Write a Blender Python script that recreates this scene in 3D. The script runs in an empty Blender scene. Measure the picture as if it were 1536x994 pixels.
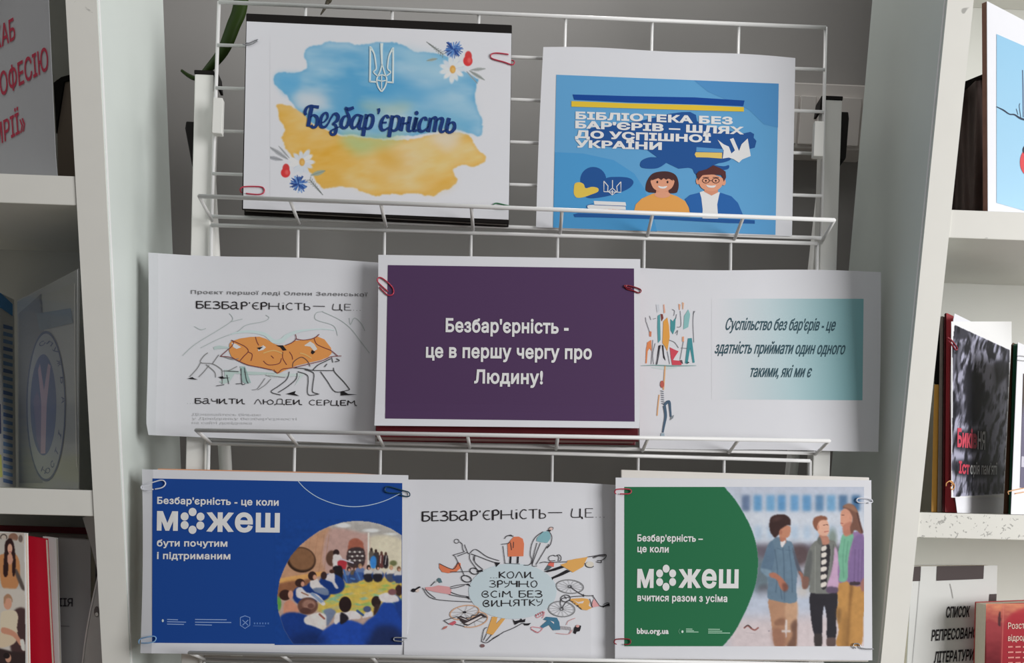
import bpy, math, random
import numpy as np
from mathutils import Vector, Matrix
from mathutils.geometry import tessellate_polygon, delaunay_2d_cdt

# ------------------------------------------------------------------ camera, world, lights, exposure
SC = bpy.context.scene
COL = SC.collection
W, H = 1536, 994
F, CX, CY = 1448.0, 768.0, 1024.0            # a portrait phone frame, cropped to its upper part
PITCH, ROLL, YAW = math.radians(11.017), math.radians(1.539), math.radians(-2.088)
EYE = np.array([0.0, 0.0, 1.5])
S = 1.1                                      # distance of the bookshelf fronts

Rm = (Matrix.Rotation(YAW, 3, 'Z') @ Matrix.Rotation(math.pi / 2 - PITCH, 3, 'X') @ Matrix.Rotation(ROLL, 3, 'Z'))
RN = np.array(Rm)
cam = bpy.data.cameras.new('camera')
cam.sensor_width = 36.0
cam.lens = F / W * 36.0
cam.shift_x = 0.0
cam.shift_y = (CY - H / 2) / W
cam.clip_start = 0.02
cam_o = bpy.data.objects.new('camera', cam)
COL.objects.link(cam_o)
cam_o.matrix_world = Matrix.Translation(Vector(EYE)) @ Rm.to_4x4()
SC.camera = cam_o

SC.view_settings.view_transform = 'Standard'
SC.view_settings.look = 'None'
SC.view_settings.gamma = 1.0
SC.view_settings.use_curve_mapping = False
SC.view_settings.exposure = 0.04

wd = bpy.data.worlds.new('room_light')
SC.world = wd
wd.use_nodes = True
wd.node_tree.nodes['Background'].inputs[0].default_value = (0.96, 0.98, 1.0, 1)
wd.node_tree.nodes['Background'].inputs[1].default_value = 0.09


def area(name, loc, target, sx, sy, power, col):
    l = bpy.data.lights.new(name, 'AREA')
    l.shape = 'RECTANGLE'
    l.size, l.size_y = sx, sy
    l.energy = power
    l.color = col
    o = bpy.data.objects.new(name, l)
    COL.objects.link(o)
    o.location = loc
    o.rotation_euler = (Vector(target) - Vector(loc)).to_track_quat('-Z', 'Y').to_euler()
    return o


area('window_light', (2.6, -0.75, 2.0), (0.0, 1.15, 1.6), 1.6, 1.6, 86, (1.0, 0.99, 0.985))
area('ceiling_light', (-0.1, 0.2, 3.2), (0.0, 1.25, 1.5), 1.4, 0.7, 4.5, (1.0, 0.985, 0.96))
area('added_upper_fill', (0.26, 1.40, 2.55), (-0.42, 1.33, 1.72), 0.4, 0.10, 2.6, (1.0, 0.98, 0.96))  # added fill without a visible lamp, brightens the left panel's inner face and wall


# ------------------------------------------------------------------ geometry of the view: pixel of the photo -> point on a real plane
def rays(p):
    p = np.atleast_2d(np.asarray(p, float))
    c = np.stack([(p[:, 0] - CX) / F, -(p[:, 1] - CY) / F, -np.ones(len(p))], 1)
    return c @ RN.T


class Plane:
    """A plane in the room: a point and a unit normal facing the viewer."""
    def __init__(self, p, n, bump=None):
        self.p = np.asarray(p, float)
        n = np.asarray(n, float)
        n = n / np.linalg.norm(n)
        if np.dot(n, EYE - self.p) < 0:
            n = -n
        self.n = n
        self.bump = bump

    def at(self, pts, off=0.0):
        pts = np.atleast_2d(np.asarray(pts, float))
        d = rays(pts)
        off = np.zeros(len(pts)) + off
        if self.bump is not None:
            off = off + self.bump(pts[:, 0], pts[:, 1])
        t = (np.dot(self.p - EYE, self.n) + off) / (d @ self.n)
        return EYE + d * t[:, None]


def on_y(x, y, Y):
    r = rays([(x, y)])[0]
    return EYE + r * (Y / r[1])


LEAN = math.radians(9.7)
R_O = on_y(768, 497, 1.165)
R_U = np.array([0.0, math.sin(LEAN), math.cos(LEAN)])
R_N = np.array([0.0, -math.cos(LEAN), math.sin(LEAN)])


def rack_plane(d, bump=None):
    return Plane(R_O + R_N * d, R_N, bump)


def lean_plane(y_bot, d_bot, y_top, d_top, x=768, bump=None):
    """A sheet standing in a pocket: d_bot in front of the grid at its foot, d_top at its head."""
    a = rack_plane(d_bot).at([(x, y_bot)])[0]
    b = rack_plane(d_top).at([(x, y_top)])[0]
    return Plane(a, np.cross(b - a, (1, 0, 0)), bump)


def front_plane(Y):
    return Plane((0, Y, 0), (0, -1, 0))


def plane3(p1, p2, p3):
    a, b, c = on_y(*p1), on_y(*p2), on_y(*p3)
    return Plane(a, np.cross(b - a, c - a))


def turned_plane(x1, Y1, x2, Y2, y=740):
    a, b = on_y(x1, y, Y1), on_y(x2, y, Y2)
    return Plane(a, np.cross(b - a, (0, 0, 1)))


# ------------------------------------------------------------------ materials
K_PAPER = 0.74


def lin(c):
    c = np.asarray(c, float) / 255.0
    return np.where(c <= 0.04045, c / 12.92, ((c + 0.055) / 1.055) ** 2.4)


def alb(c, k=None):
    return np.clip(lin(c) / (k or K_PAPER), 0.002, 0.86)


MATS = {}


def mat(name, col=(200, 200, 200), k=None, rough=0.55, noise=0.0, nscale=40.0, spec=0.3, metal=0.0, chips=0.0, chip_scale=60.0):
    if name in MATS:
        return MATS[name]
    m = bpy.data.materials.new(name)
    m.use_nodes = True
    nt = m.node_tree
    b = nt.nodes['Principled BSDF']
    a = alb(col, k)
    b.inputs['Base Color'].default_value = (*a, 1)
    b.inputs['Roughness'].default_value = rough
    b.inputs['Specular IOR Level'].default_value = spec
    b.inputs['Metallic'].default_value = metal
    out = None
    if noise > 0 or chips > 0:
        tc = nt.nodes.new('ShaderNodeTexCoord')
        nz = nt.nodes.new('ShaderNodeTexNoise')
        nz.inputs['Scale'].default_value = nscale
        nz.inputs['Detail'].default_value = 5
        nt.links.new(tc.outputs['Object'], nz.inputs['Vector'])
        mx = nt.nodes.new('ShaderNodeMix')
        mx.data_type = 'RGBA'
        mx.inputs[6].default_value = (*(a * (1 - noise)), 1)
        mx.inputs[7].default_value = (*np.clip(a * (1 + noise), 0, 0.9), 1)
        nt.links.new(nz.outputs['Fac'], mx.inputs[0])
        out = mx.outputs[2]
        bp = nt.nodes.new('ShaderNodeBump')
        bp.inputs['Strength'].default_value = 0.04
        bp.inputs['Distance'].default_value = 0.002
        nt.links.new(nz.outputs['Fac'], bp.inputs['Height'])
        nt.links.new(bp.outputs['Normal'], b.inputs['Normal'])
        if chips > 0:
            n2 = nt.nodes.new('ShaderNodeTexNoise')
            n2.inputs['Scale'].default_value = chip_scale
            n2.inputs['Detail'].default_value = 3
            n2.inputs['Distortion'].default_value = 0.6
            nt.links.new(tc.outputs['Object'], n2.inputs['Vector'])
            cr = nt.nodes.new('ShaderNodeValToRGB')
            cr.color_ramp.elements[0].position = 0.5 + 0.28 * (1 - chips)
            cr.color_ramp.elements[1].position = cr.color_ramp.elements[0].position + 0.03
            nt.links.new(n2.outputs['Fac'], cr.inputs['Fac'])
            m2 = nt.nodes.new('ShaderNodeMix')
            m2.data_type = 'RGBA'
            nt.links.new(cr.outputs['Color'], m2.inputs[0])
            nt.links.new(out, m2.inputs[6])
            m2.inputs[7].default_value = (*(a * 0.55), 1)
            out = m2.outputs[2]
        nt.links.new(out, b.inputs['Base Color'])
    MATS[name] = m
    return m


def print_mat():
    if 'print' in MATS:
        return MATS['print']
    m = bpy.data.materials.new('printed_ink')
    m.use_nodes = True
    nt = m.node_tree
    b = nt.nodes['Principled BSDF']
    at = nt.nodes.new('ShaderNodeAttribute')
    at.attribute_name = 'Col'
    nt.links.new(at.outputs['Color'], b.inputs['Base Color'])
    b.inputs['Roughness'].default_value = 0.6
    b.inputs['Specular IOR Level'].default_value = 0.16
    MATS['print'] = m
    return m


# ------------------------------------------------------------------ objects
def mesh_obj(name, verts, faces, m, parent=None, cols=None, smooth=False):
    me = bpy.data.meshes.new(name)
    me.from_pydata([tuple(map(float, v)) for v in verts], [], [tuple(int(i) for i in f) for f in faces])
    if cols is not None:
        ca = me.color_attributes.new('Col', 'FLOAT_COLOR', 'POINT')
        c4 = np.ones((len(verts), 4), np.float32)
        c4[:, :3] = cols
        ca.data.foreach_set('color', c4.ravel())
    if smooth:
        me.polygons.foreach_set('use_smooth', [True] * len(me.polygons))
    me.materials.append(m)
    me.update()
    o = bpy.data.objects.new(name, me)
    COL.objects.link(o)
    if parent is not None:
        o.parent = parent
        o.matrix_parent_inverse = parent.matrix_world.inverted()
    return o


def tag(o, label=None, cat=None, group=None, kind=None):
    if label:
        o['label'] = label
    if cat:
        o['category'] = cat
    if group:
        o['group'] = group
    if kind:
        o['kind'] = kind
    return o


def empty(name, loc, label, cat, group=None):
    o = bpy.data.objects.new(name, None)
    o.empty_display_size = 0.03
    COL.objects.link(o)
    o.location = tuple(map(float, loc))
    bpy.context.view_layer.update()
    return tag(o, label, cat, group)


class MB:
    def __init__(self):
        self.v, self.f = [], []

    def add(self, v, f):
        n = len(self.v)
        self.v += [tuple(map(float, p)) for p in v]
        self.f += [tuple(i + n for i in q) for q in f]
        return self

    def box(self, a, b):
        x0, y0, z0 = np.minimum(a, b)
        x1, y1, z1 = np.maximum(a, b)
        return self.hexa([(x0, y0, z0), (x1, y0, z0), (x1, y0, z1), (x0, y0, z1)], [(x0, y1, z0), (x1, y1, z0), (x1, y1, z1), (x0, y1, z1)])

    def hexa(self, q, r):
        n = len(q)
        f = [tuple(range(n)), tuple(range(2 * n - 1, n - 1, -1))]
        f += [(i, i + n, (i + 1) % n + n, (i + 1) % n) for i in range(n)]
        return self.add(list(q) + list(r), f)

    def prism(self, q, d):
        q = [np.asarray(p, float) for p in q]
        n = len(q)
        v = q + [p + np.asarray(d, float) for p in q]
        f = [(i, i + n, (i + 1) % n + n, (i + 1) % n) for i in range(n)]
        tri = tessellate_polygon([[Vector(p) for p in q]])
        f += [tuple(t) for t in tri] + [tuple(i + n for i in reversed(t)) for t in tri]
        return self.add(v, f)

    def tube(self, pts, r, seg=8, caps=True):
        pts = [np.asarray(p, float) for p in pts]
        n = len(pts)
        base = len(self.v)
        up = None
        for i, p in enumerate(pts):
            d = pts[min(i + 1, n - 1)] - pts[max(i - 1, 0)]
            d = d / (np.linalg.norm(d) + 1e-12)
            if up is None:
                up = np.array([0, 0, 1.0]) if abs(d[2]) < 0.9 else np.array([1.0, 0, 0])
            u = np.cross(up, d)
            u /= np.linalg.norm(u) + 1e-12
            w = np.cross(d, u)
            up = w
            rr = r[i] if hasattr(r, '__len__') else r
            for k in range(seg):
                a = 2 * math.pi * k / seg
                self.v.append(tuple(p + rr * (math.cos(a) * u + math.sin(a) * w)))
        for i in range(n - 1):
            for k in range(seg):
                a, b = base + i * seg + k, base + i * seg + (k + 1) % seg
                self.f.append((a, b, b + seg, a + seg))
        if caps:
            self.f.append(tuple(base + k for k in reversed(range(seg))))
            self.f.append(tuple(base + (n - 1) * seg + k for k in range(seg)))
        return self

    def build(self, name, m, parent=None, smooth=False, bevel=0.0):
        o = mesh_obj(name, self.v, self.f, m, parent, smooth=smooth)
        import bmesh
        bm = bmesh.new()
        bm.from_mesh(o.data)
        bmesh.ops.recalc_face_normals(bm, faces=bm.faces)
        bm.to_mesh(o.data)
        bm.free()
        if bevel > 0:
            b = o.modifiers.new('bevel', 'BEVEL')
            b.width = bevel
            b.segments = 2
            b.limit_method = 'ANGLE'
        return o


# ------------------------------------------------------------------ drawing on paper: shapes given where the photo shows them, laid on the sheet's own surface
def zf(ox, oy, s):
    return lambda pts: [(ox + x / s, oy + y / s) for x, y in pts]


def smooth_path(pts, n=6, closed=False):
    p = [np.asarray(q, float) for q in pts]
    if len(p) < 3:
        return p
    out = []
    m = len(p)
    rng = range(m) if closed else range(m - 1)
    for i in rng:
        if closed:
            a, b, c, d = p[i - 1], p[i], p[(i + 1) % m], p[(i + 2) % m]
        else:
            a, b, c, d = p[max(i - 1, 0)], p[i], p[i + 1], p[min(i + 2, m - 1)]
        for k in range(n):
            t = k / n
            out.append(0.5 * ((2 * b) + (c - a) * t + (2 * a - 5 * b + 4 * c - d) * t * t + (3 * b - a - 3 * c + d) * t ** 3))
    if not closed:
        out.append(p[-1])
    return out


_TXT = {}


def glyphs(body, bold, spacing):
    key = (body, bold, spacing)
    if key in _TXT:
        return _TXT[key]
    c = bpy.data.curves.new('t', 'FONT')
    c.body = body
    c.space_character = spacing
    o = bpy.data.objects.new('t', c)
    COL.objects.link(o)
    dg = bpy.context.evaluated_depsgraph_get()
    oe = o.evaluated_get(dg)
    cu = oe.to_curve(dg)
    polys = []
    for sp in cu.splines:
        pts = []
        if sp.type == 'BEZIER':
            bp = sp.bezier_points
            for i in range(len(bp)):
                a, b = bp[i], bp[(i + 1) % len(bp)]
                p0, p1, p2, p3 = [np.array(q[:2]) for q in (a.co, a.handle_right, b.handle_left, b.co)]
                straight = abs(np.cross(p1 - p0, p3 - p0)) + abs(np.cross(p2 - p0, p3 - p0)) < 1e-5
                for t in ([0.0] if straight else [0, .2, .4, .6, .8]):
                    pts.append((1 - t) ** 3 * p0 + 3 * t * (1 - t) ** 2 * p1 + 3 * t * t * (1 - t) * p2 + t ** 3 * p3)
        else:
            pts = [np.array(q.co[:2]) for q in sp.points]
        cl = []
        for q in pts:
            if not cl or np.linalg.norm(q - cl[-1]) > 1e-4:
                cl.append(q)
        if len(cl) > 1 and np.linalg.norm(cl[0] - cl[-1]) < 1e-4:
            cl.pop()
        if len(cl) > 2:
            polys.append(np.array(cl))
    oe.to_curve_clear()
    bpy.data.objects.remove(o)
    bpy.data.curves.remove(c)

    def area2(q):
        x, y = q[:, 0], q[:, 1]
        return float(np.sum(x * np.roll(y, -1) - y * np.roll(x, -1)))

    def winding(P, q):
        """Signed crossings of each point's rightward ray with the closed line q."""
        x, y = P[:, 0], P[:, 1]
        w = np.zeros(len(P))
        a, b = q, np.roll(q, -1, 0)
        for (xa, ya), (xb, yb) in zip(a, b):
            if ya == yb:
                continue
            xi = xa + (y - ya) * (xb - xa) / (yb - ya)
            w += np.where((ya <= y) & (yb > y) & (xi > x), 1, 0) - np.where((yb <= y) & (ya > y) & (xi > x), 1, 0)
        return w
    ar_ = [area2(q) for q in polys]
    grown = []
    for i, q in enumerate(polys):
        holder = max([j for j in range(len(polys)) if j == i or (abs(ar_[j]) > abs(ar_[i]) and winding(q[:1], polys[j])[0] != 0)], key=lambda j: abs(ar_[j]))
        sgn = 1.0 if ar_[holder] > 0 else -1.0
        if bold:
            e0 = q - np.roll(q, 1, 0)
            e1 = np.roll(q, -1, 0) - q
            n0 = np.stack([e0[:, 1], -e0[:, 0]], 1)
            n1 = np.stack([e1[:, 1], -e1[:, 0]], 1)
            n0 /= np.linalg.norm(n0, axis=1)[:, None] + 1e-9
            n1 /= np.linalg.norm(n1, axis=1)[:, None] + 1e-9
            bb = n0 + n1
            q = q + sgn * bold * bb / np.maximum(np.sum(bb * n1, 1), 0.55)[:, None]
        grown.append((q, sgn))
    # neighbouring outlines that touch are cut into triangles together; those wound round at least once are ink
    todo = sorted(range(len(grown)), key=lambda i: grown[i][0][:, 0].min())
    groups, right = [], -1e9
    for i in todo:
        lo, hi = grown[i][0][:, 0].min(), grown[i][0][:, 0].max()
        if lo > right:
            groups.append([])
        groups[-1].append(i)
        right = max(right, hi)
    res = []
    for gset in groups:
        vs, es = [], []
        for i in gset:
            q = grown[i][0]
            n = len(vs)
            vs += [Vector(p) for p in q]
            es += [(n + k, n + (k + 1) % len(q)) for k in range(len(q))]
        ov, _e, of, *_r = delaunay_2d_cdt(vs, es, [], 1, 1e-6)
        V = np.array([tuple(p) for p in ov])
        cen = np.array([V[list(f)].mean(0) for f in of])
        wn = sum(winding(cen, grown[i][0]) * grown[i][1] for i in gset)
        T = [tuple(f) for f, w_ in zip(of, wn) if abs(w_) > 0.5]
        if T:
            res.append((V, T))
    _TXT[key] = res
    return res


HG = {
    'Б': (.8, [[(.1, 0), (.1, 1)], [(.05, 0), (.66, 0)], [(.1, .45), (.45, .42), (.68, .6), (.68, .82), (.45, 1), (.1, 1)]]),
    'Е': (.75, [[(.1, 0), (.1, 1)], [(.1, 0), (.62, 0)], [(.1, .5), (.52, .48)], [(.1, 1), (.66, .98)]]),
    'З': (.8, [[(.05, .06), (.35, -.02), (.6, .12), (.55, .35), (.25, .48), (.6, .55), (.68, .8), (.45, 1.02), (.02, .95)]]),
    'А': (.95, [[(.15, .1), (.4, 0), (.6, .15), (.62, .9), (.82, 1)], [(.6, .45), (.25, .5), (.05, .75), (.2, 1), (.45, .95), (.62, .7)]]),
    'Р': (.75, [[(.12, 0), (.12, 1.08)], [(.12, .05), (.42, -.03), (.62, .2), (.52, .48), (.12, .55)]]),
    "'": (.3, [[(.1, -.02), (.08, .2)]]),
    'Є': (.75, [[(.62, .05), (.3, .05), (.08, .4), (.15, .8), (.4, 1), (.65, .92)], [(.1, .5), (.5, .5)]]),
    'Н': (1.25, [[(.08, 0), (.08, 1)], [(.08, .52), (1.0, .52)], [(.98, 0), (.96, .82), (1.15, 1)]]),
    'І': (.35, [[(.12, .28), (.12, 1)], [(.12, -.03), (.12, .03)]]),
    'С': (.75, [[(.62, .1), (.35, 0), (.08, .35), (.1, .75), (.35, 1), (.62, .92)]]),
    'Т': (.85, [[(.05, .02), (.78, 0)], [(.42, 0), (.42, 1)]]),
    'Ь': (.75, [[(.12, 0), (.12, 1)], [(.12, .5), (.42, .48), (.62, .7), (.5, .95), (.12, 1)]]),
    'Ц': (.95, [[(.1, 0), (.05, .96), (.78, .96)], [(.65, 0), (.64, .96)], [(.78, .96), (.82, 1.2)]]),
    'Ч': (.78, [[(.03, 0), (.06, .4), (.3, .52), (.6, .42)], [(.62, 0), (.62, 1)]]),
    'И': (.98, [[(.08, 0), (.08, 1)], [(.08, .98), (.62, .03)], [(.62, 0), (.63, .86), (.9, 1)]]),
    'Л': (.85, [[(.03, 1), (.38, .02), (.72, 1)]]),
    'Ю': (1.2, [[(.06, 0), (.06, 1)], [(.06, .5), (.42, .5)], [(.75, .05), (.45, .4), (.55, .95), (.9, .9), (1.02, .45), (.75, .05)]]),
    'Д': (.98, [[(.15, .95), (.25, 0), (.68, 0), (.68, .95)], [(.0, 1.15), (.02, .95), (.86, .95), (.88, 1.15)]]),
    'Й': (.98, [[(.08, 0), (.08, 1)], [(.08, .98), (.62, .03)], [(.62, 0), (.63, .86), (.9, 1)]]),
    'М': (1.05, [[(.05, 1), (.1, .02)], [(.1, .02), (.42, .5), (.76, .02)], [(.76, .02), (.8, .86), (1.0, 1)]]),
    'К': (.75, [[(.1, 0), (.1, 1)], [(.62, 0), (.14, .5)], [(.14, .5), (.66, 1)]]),
    'О': (.85, [[(.4, 0), (.1, .35), (.18, .9), (.5, 1), (.72, .55), (.6, .08), (.4, 0)]]),
    'У': (.78, [[(.05, 0), (.15, .38), (.45, .42)], [(.65, 0), (.5, .72), (.12, 1.05)]]),
    'В': (.85, [[(.2, .48), (.58, .3), (.52, .05), (.28, 0), (.06, .35), (.1, .8), (.38, 1), (.66, .8), (.52, .55), (.2, .5)]]),
    'Я': (.78, [[(.62, 0), (.62, 1)], [(.62, .02), (.25, 0), (.08, .25), (.3, .5), (.62, .5)], [(.35, .5), (.03, 1)]]),
    '—': (1.3, [[(.15, .5), (1.15, .48)]]),
    '.': (.28, [[(.1, .95), (.1, 1.01)]]),
    ' ': (.5, []),
}


class Art:
    """Flat printed shapes collected into one mesh lying on one sheet."""
    def __init__(self, plane, base=0.0002, k=None):
        self.pl, self.base, self.k = plane, base, k
        self.P, self.C, self.E, self.F = [], [], [], []
        self.n = 0

    def _add(self, pts, faces, col, layer):
        a = alb(col, self.k)
        self.P.append(np.asarray(pts, float))
        self.C.append(np.tile(a, (len(pts), 1)))
        self.E.append(np.full(len(pts), self.base + layer * 0.00012))
        self.F += [tuple(i + self.n for i in f) for f in faces]
        self.n += len(pts)

    def poly(self, pts, col, layer=1, smooth=False, cell=9.0):
        p = smooth_path(pts, 5, True) if smooth else [np.asarray(q, float) for q in pts]
        tri = [tuple(t) for t in tessellate_polygon([[Vector((q[0], q[1], 0)) for q in p]])]
        # cut long triangles down so that the ink follows the bend of the sheet
        V = [np.asarray(q, float) for q in p]
        mids, out = {}, []
        while tri:
            t = tri.pop()
            L = [np.hypot(*(V[t[i]] - V[t[(i + 1) % 3]])) for i in range(3)]
            i = int(np.argmax(L))
            if L[i] <= cell:
                out.append(t)
                continue
            a, b, c = t[i], t[(i + 1) % 3], t[(i + 2) % 3]
            k = (min(a, b), max(a, b))
            if k not in mids:
                mids[k] = len(V)
                V.append((V[a] + V[b]) / 2)
            m = mids[k]
            tri += [(a, m, c), (m, b, c)]
        self._add(V, out, col, layer)

    def ell(self, cx, cy, rx, ry, col, rot=0.0, layer=1, n=28):
        a = np.linspace(0, 2 * math.pi, n, endpoint=False)
        x, y = rx * np.cos(a), ry * np.sin(a)
        c, s = math.cos(rot), math.sin(rot)
        self._add(np.stack([cx + x * c - y * s, cy + x * s + y * c], 1), [tuple(range(n))], col, layer)

    def stroke(self, pts, w, col, layer=2, smooth=True, closed=False):
        p = smooth_path(pts, 5, closed) if smooth else [np.asarray(q, float) for q in pts]
        if closed:
            p = list(p) + [p[0]]
        p = np.array(p)
        d = np.gradient(p, axis=0)
        d /= np.linalg.norm(d, axis=1)[:, None] + 1e-9
        nn = np.stack([-d[:, 1], d[:, 0]], 1)
        if hasattr(w, '__len__'):
            ww = np.interp(np.linspace(0, 1, len(p)), np.linspace(0, 1, len(w)), w)
        else:
            ww = np.full(len(p), float(w))
        L = p + nn * ww[:, None] / 2
        R = p - nn * ww[:, None] / 2
        m = len(p)
        self._add(np.concatenate([L, R]), [(i, i + 1, m + i + 1, m + i) for i in range(m - 1)], col, layer)

    def ring(self, cx, cy, rx, ry, w, col, rot=0.0, layer=2, a0=0.0, a1=2 * math.pi, n=40):
        a = np.linspace(a0, a1, n)
        x, y = rx * np.cos(a), ry * np.sin(a)
        c, s = math.cos(rot), math.sin(rot)
        self.stroke(np.stack([cx + x * c - y * s, cy + x * s + y * c], 1), w, col, layer, smooth=False)

    def grid(self, quad, nx, ny, col, layer=0):
        q = [np.asarray(p, float) for p in quad]
        u, v = np.meshgrid(np.linspace(0, 1, nx + 1), np.linspace(0, 1, ny + 1))
        u, v = u.ravel()[:, None], v.ravel()[:, None]
        p = q[0] * (1 - u) * (1 - v) + q[1] * u * (1 - v) + q[2] * u * v + q[3] * (1 - u) * v
        f = [(j * (nx + 1) + i, j * (nx + 1) + i + 1, (j + 1) * (nx + 1) + i + 1, (j + 1) * (nx + 1) + i) for j in range(ny) for i in range(nx)]
        if callable(col):
            self._add(p, f, (0, 0, 0), layer)
            self.C[-1] = np.array([alb(col(a, b), self.k) for a, b in zip(u[:, 0], v[:, 0])])
        else:
            self._add(p, f, col, layer)

    def text(self, body, p0, p1, cap, col, bold=0.03, slant=0.0, layer=3, spacing=1.0, up=(0.015, -1.0)):
        gl = glyphs(body, bold, spacing)
        if not gl:
            return
        allp = np.concatenate([g[0] for g in gl])
        x0, x1 = allp[:, 0].min(), allp[:, 0].max()
        p0, p1 = np.asarray(p0, float), np.asarray(p1, float)
        ux = (p1 - p0) / (x1 - x0)
        uy = np.asarray(up, float) * cap / 0.727
        for flat, tri in gl:
            q = p0 + (flat[:, :1] - x0 + slant * flat[:, 1:] * cap / 0.727 / np.linalg.norm(ux)) * ux + flat[:, 1:] * uy
            self._add(q, [tuple(t) for t in tri], col, layer)

    def hand(self, body, p0, p1, h, w, col, layer=3):
        tot = sum(HG[c][0] for c in body)
        p0, p1 = np.asarray(p0, float), np.asarray(p1, float)
        ux = (p1 - p0) / tot
        x = 0.0
        rnd = random.Random(body)
        for ch in body:
            adv, st = HG[ch]
            wob = rnd.uniform(.85, 1.3)
            for s in st:
                q = [p0 + ux * (x + a) + np.array([0, (b - 1) * h]) for a, b in s]
                self.stroke(q, w * wob * (1.25 if len(s) == 2 and abs(s[0][0] - s[1][0]) < .1 else .85), col, layer)
            x += adv

    def build(self, name, parent):
        P, C, E = np.concatenate(self.P), np.concatenate(self.C), np.concatenate(self.E)
        return mesh_obj(name, self.pl.at(P, E), self.F, print_mat(), parent, C)


def blur(m, sig):
    if sig <= 0.05:
        return m
    r = max(1, int(sig * 3))
    k = np.exp(-0.5 * (np.arange(-r, r + 1) / sig) ** 2)
    k /= k.sum()
    for ax in (0, 1):
        pad = [(0, 0), (0, 0)]
        pad[ax] = (r, r)
        mm = np.pad(m, pad, mode='edge')
        o = np.zeros_like(m)
        for i, kv in enumerate(k):
            sl = [slice(None), slice(None)]
            sl[ax] = slice(i, i + m.shape[ax])
            o += kv * mm[tuple(sl)]
        m = o
    return m


def vnoise(X, Y, scale, seed=0, octaves=4):
    out = np.zeros_like(X)
    amp, tot = 1.0, 0.0
    rs = np.random.RandomState(seed)
    for o in range(octaves):
        g = rs.rand(96, 96)
        u, v = X / scale * 2 ** o, Y / scale * 2 ** o
        i, j = np.floor(u).astype(int), np.floor(v).astype(int)
        fu, fv = u - i, v - j
        fu, fv = fu * fu * (3 - 2 * fu), fv * fv * (3 - 2 * fv)
        i0, i1, j0, j1 = i % 96, (i + 1) % 96, j % 96, (j + 1) % 96
        out += amp * (g[j0, i0] * (1 - fu) * (1 - fv) + g[j0, i1] * fu * (1 - fv) + g[j1, i0] * (1 - fu) * fv + g[j1, i1] * fu * fv)
        tot += amp
        amp *= 0.5
    return out / tot


class Canvas:
    """A printed photograph or wash of colour: a fine net of points on the sheet, each with its ink colour."""
    def __init__(self, plane, x0, y0, x1, y1, step, base, eps=0.0004, k=None):
        self.pl, self.eps, self.k, self.st = plane, eps, k, step
        self.x = np.arange(x0, x1 + step * .5, step)
        self.y = np.arange(y0, y1 + step * .5, step)
        self.X, self.Y = np.meshgrid(self.x, self.y)
        self.A = np.zeros(self.X.shape + (3,)) + np.asarray(base, float)
        self.WX, self.WY = self.X, self.Y
        self.mask = None

    def _mix(self, m, col, alpha=1.0):
        if self.mask is not None:
            m = m * self.mask
        m = (m * alpha)[..., None]
        self.A = self.A * (1 - m) + np.asarray(col, float) * m

    def inpoly(self, pts):
        X, Y = self.WX, self.WY
        r = np.zeros(X.shape, bool)
        n = len(pts)
        for i in range(n):
            (xa, ya), (xb, yb) = pts[i], pts[i - 1]
            if ya == yb:
                continue
            c = ((ya > Y) != (yb > Y)) & (X < (xb - xa) * (Y - ya) / (yb - ya) + xa)
            r ^= c
        return r.astype(float)

    def poly(self, pts, col, soft=0.55, alpha=1.0, smooth=True):
        p = smooth_path(pts, 4, True) if smooth else pts
        m = blur(self.inpoly([tuple(q) for q in p]), soft / self.st)
        self._mix(m, col, alpha)

    def ell(self, cx, cy, rx, ry, col, soft=0.6, rot=0.0, alpha=1.0):
        c, s = math.cos(rot), math.sin(rot)
        dx, dy = self.WX - cx, self.WY - cy
        u, v = (dx * c + dy * s) / rx, (-dx * s + dy * c) / ry
        d = (np.sqrt(u * u + v * v) - 1) * min(rx, ry)
        self._mix(np.clip(0.5 - d / (2 * soft), 0, 1), col, alpha)

    def line(self, pts, w, col, soft=0.5, alpha=1.0, smooth=True):
        p = smooth_path(pts, 4) if smooth else [np.asarray(q, float) for q in pts]
        d = np.full(self.X.shape, 1e9)
        for a, b in zip(p[:-1], p[1:]):
            e = b - a
            L = float(e @ e) + 1e-9
            t = np.clip(((self.WX - a[0]) * e[0] + (self.WY - a[1]) * e[1]) / L, 0, 1)
            d = np.minimum(d, np.hypot(self.WX - a[0] - t * e[0], self.WY - a[1] - t * e[1]))
        self._mix(np.clip(0.5 - (d - w / 2) / (2 * soft), 0, 1), col, alpha)

    def noise(self, amount, scale, seed=1):
        self.A = self.A * (1 + amount * (vnoise(self.X, self.Y, scale, seed)[..., None] - .5) * 2)

    def build(self, name, parent):
        ny, nx = self.X.shape
        P = np.stack([self.X.ravel(), self.Y.ravel()], 1)
        V = self.pl.at(P, self.eps)
        i = (np.arange(ny - 1)[:, None] * nx + np.arange(nx - 1)[None, :]).ravel()
        Fc = np.stack([i, i + nx, i + nx + 1, i + 1], 1)
        return mesh_obj(name, V, Fc.tolist(), print_mat(), parent, alb(np.clip(self.A.reshape(-1, 3), 0, 255), self.k))


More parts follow.
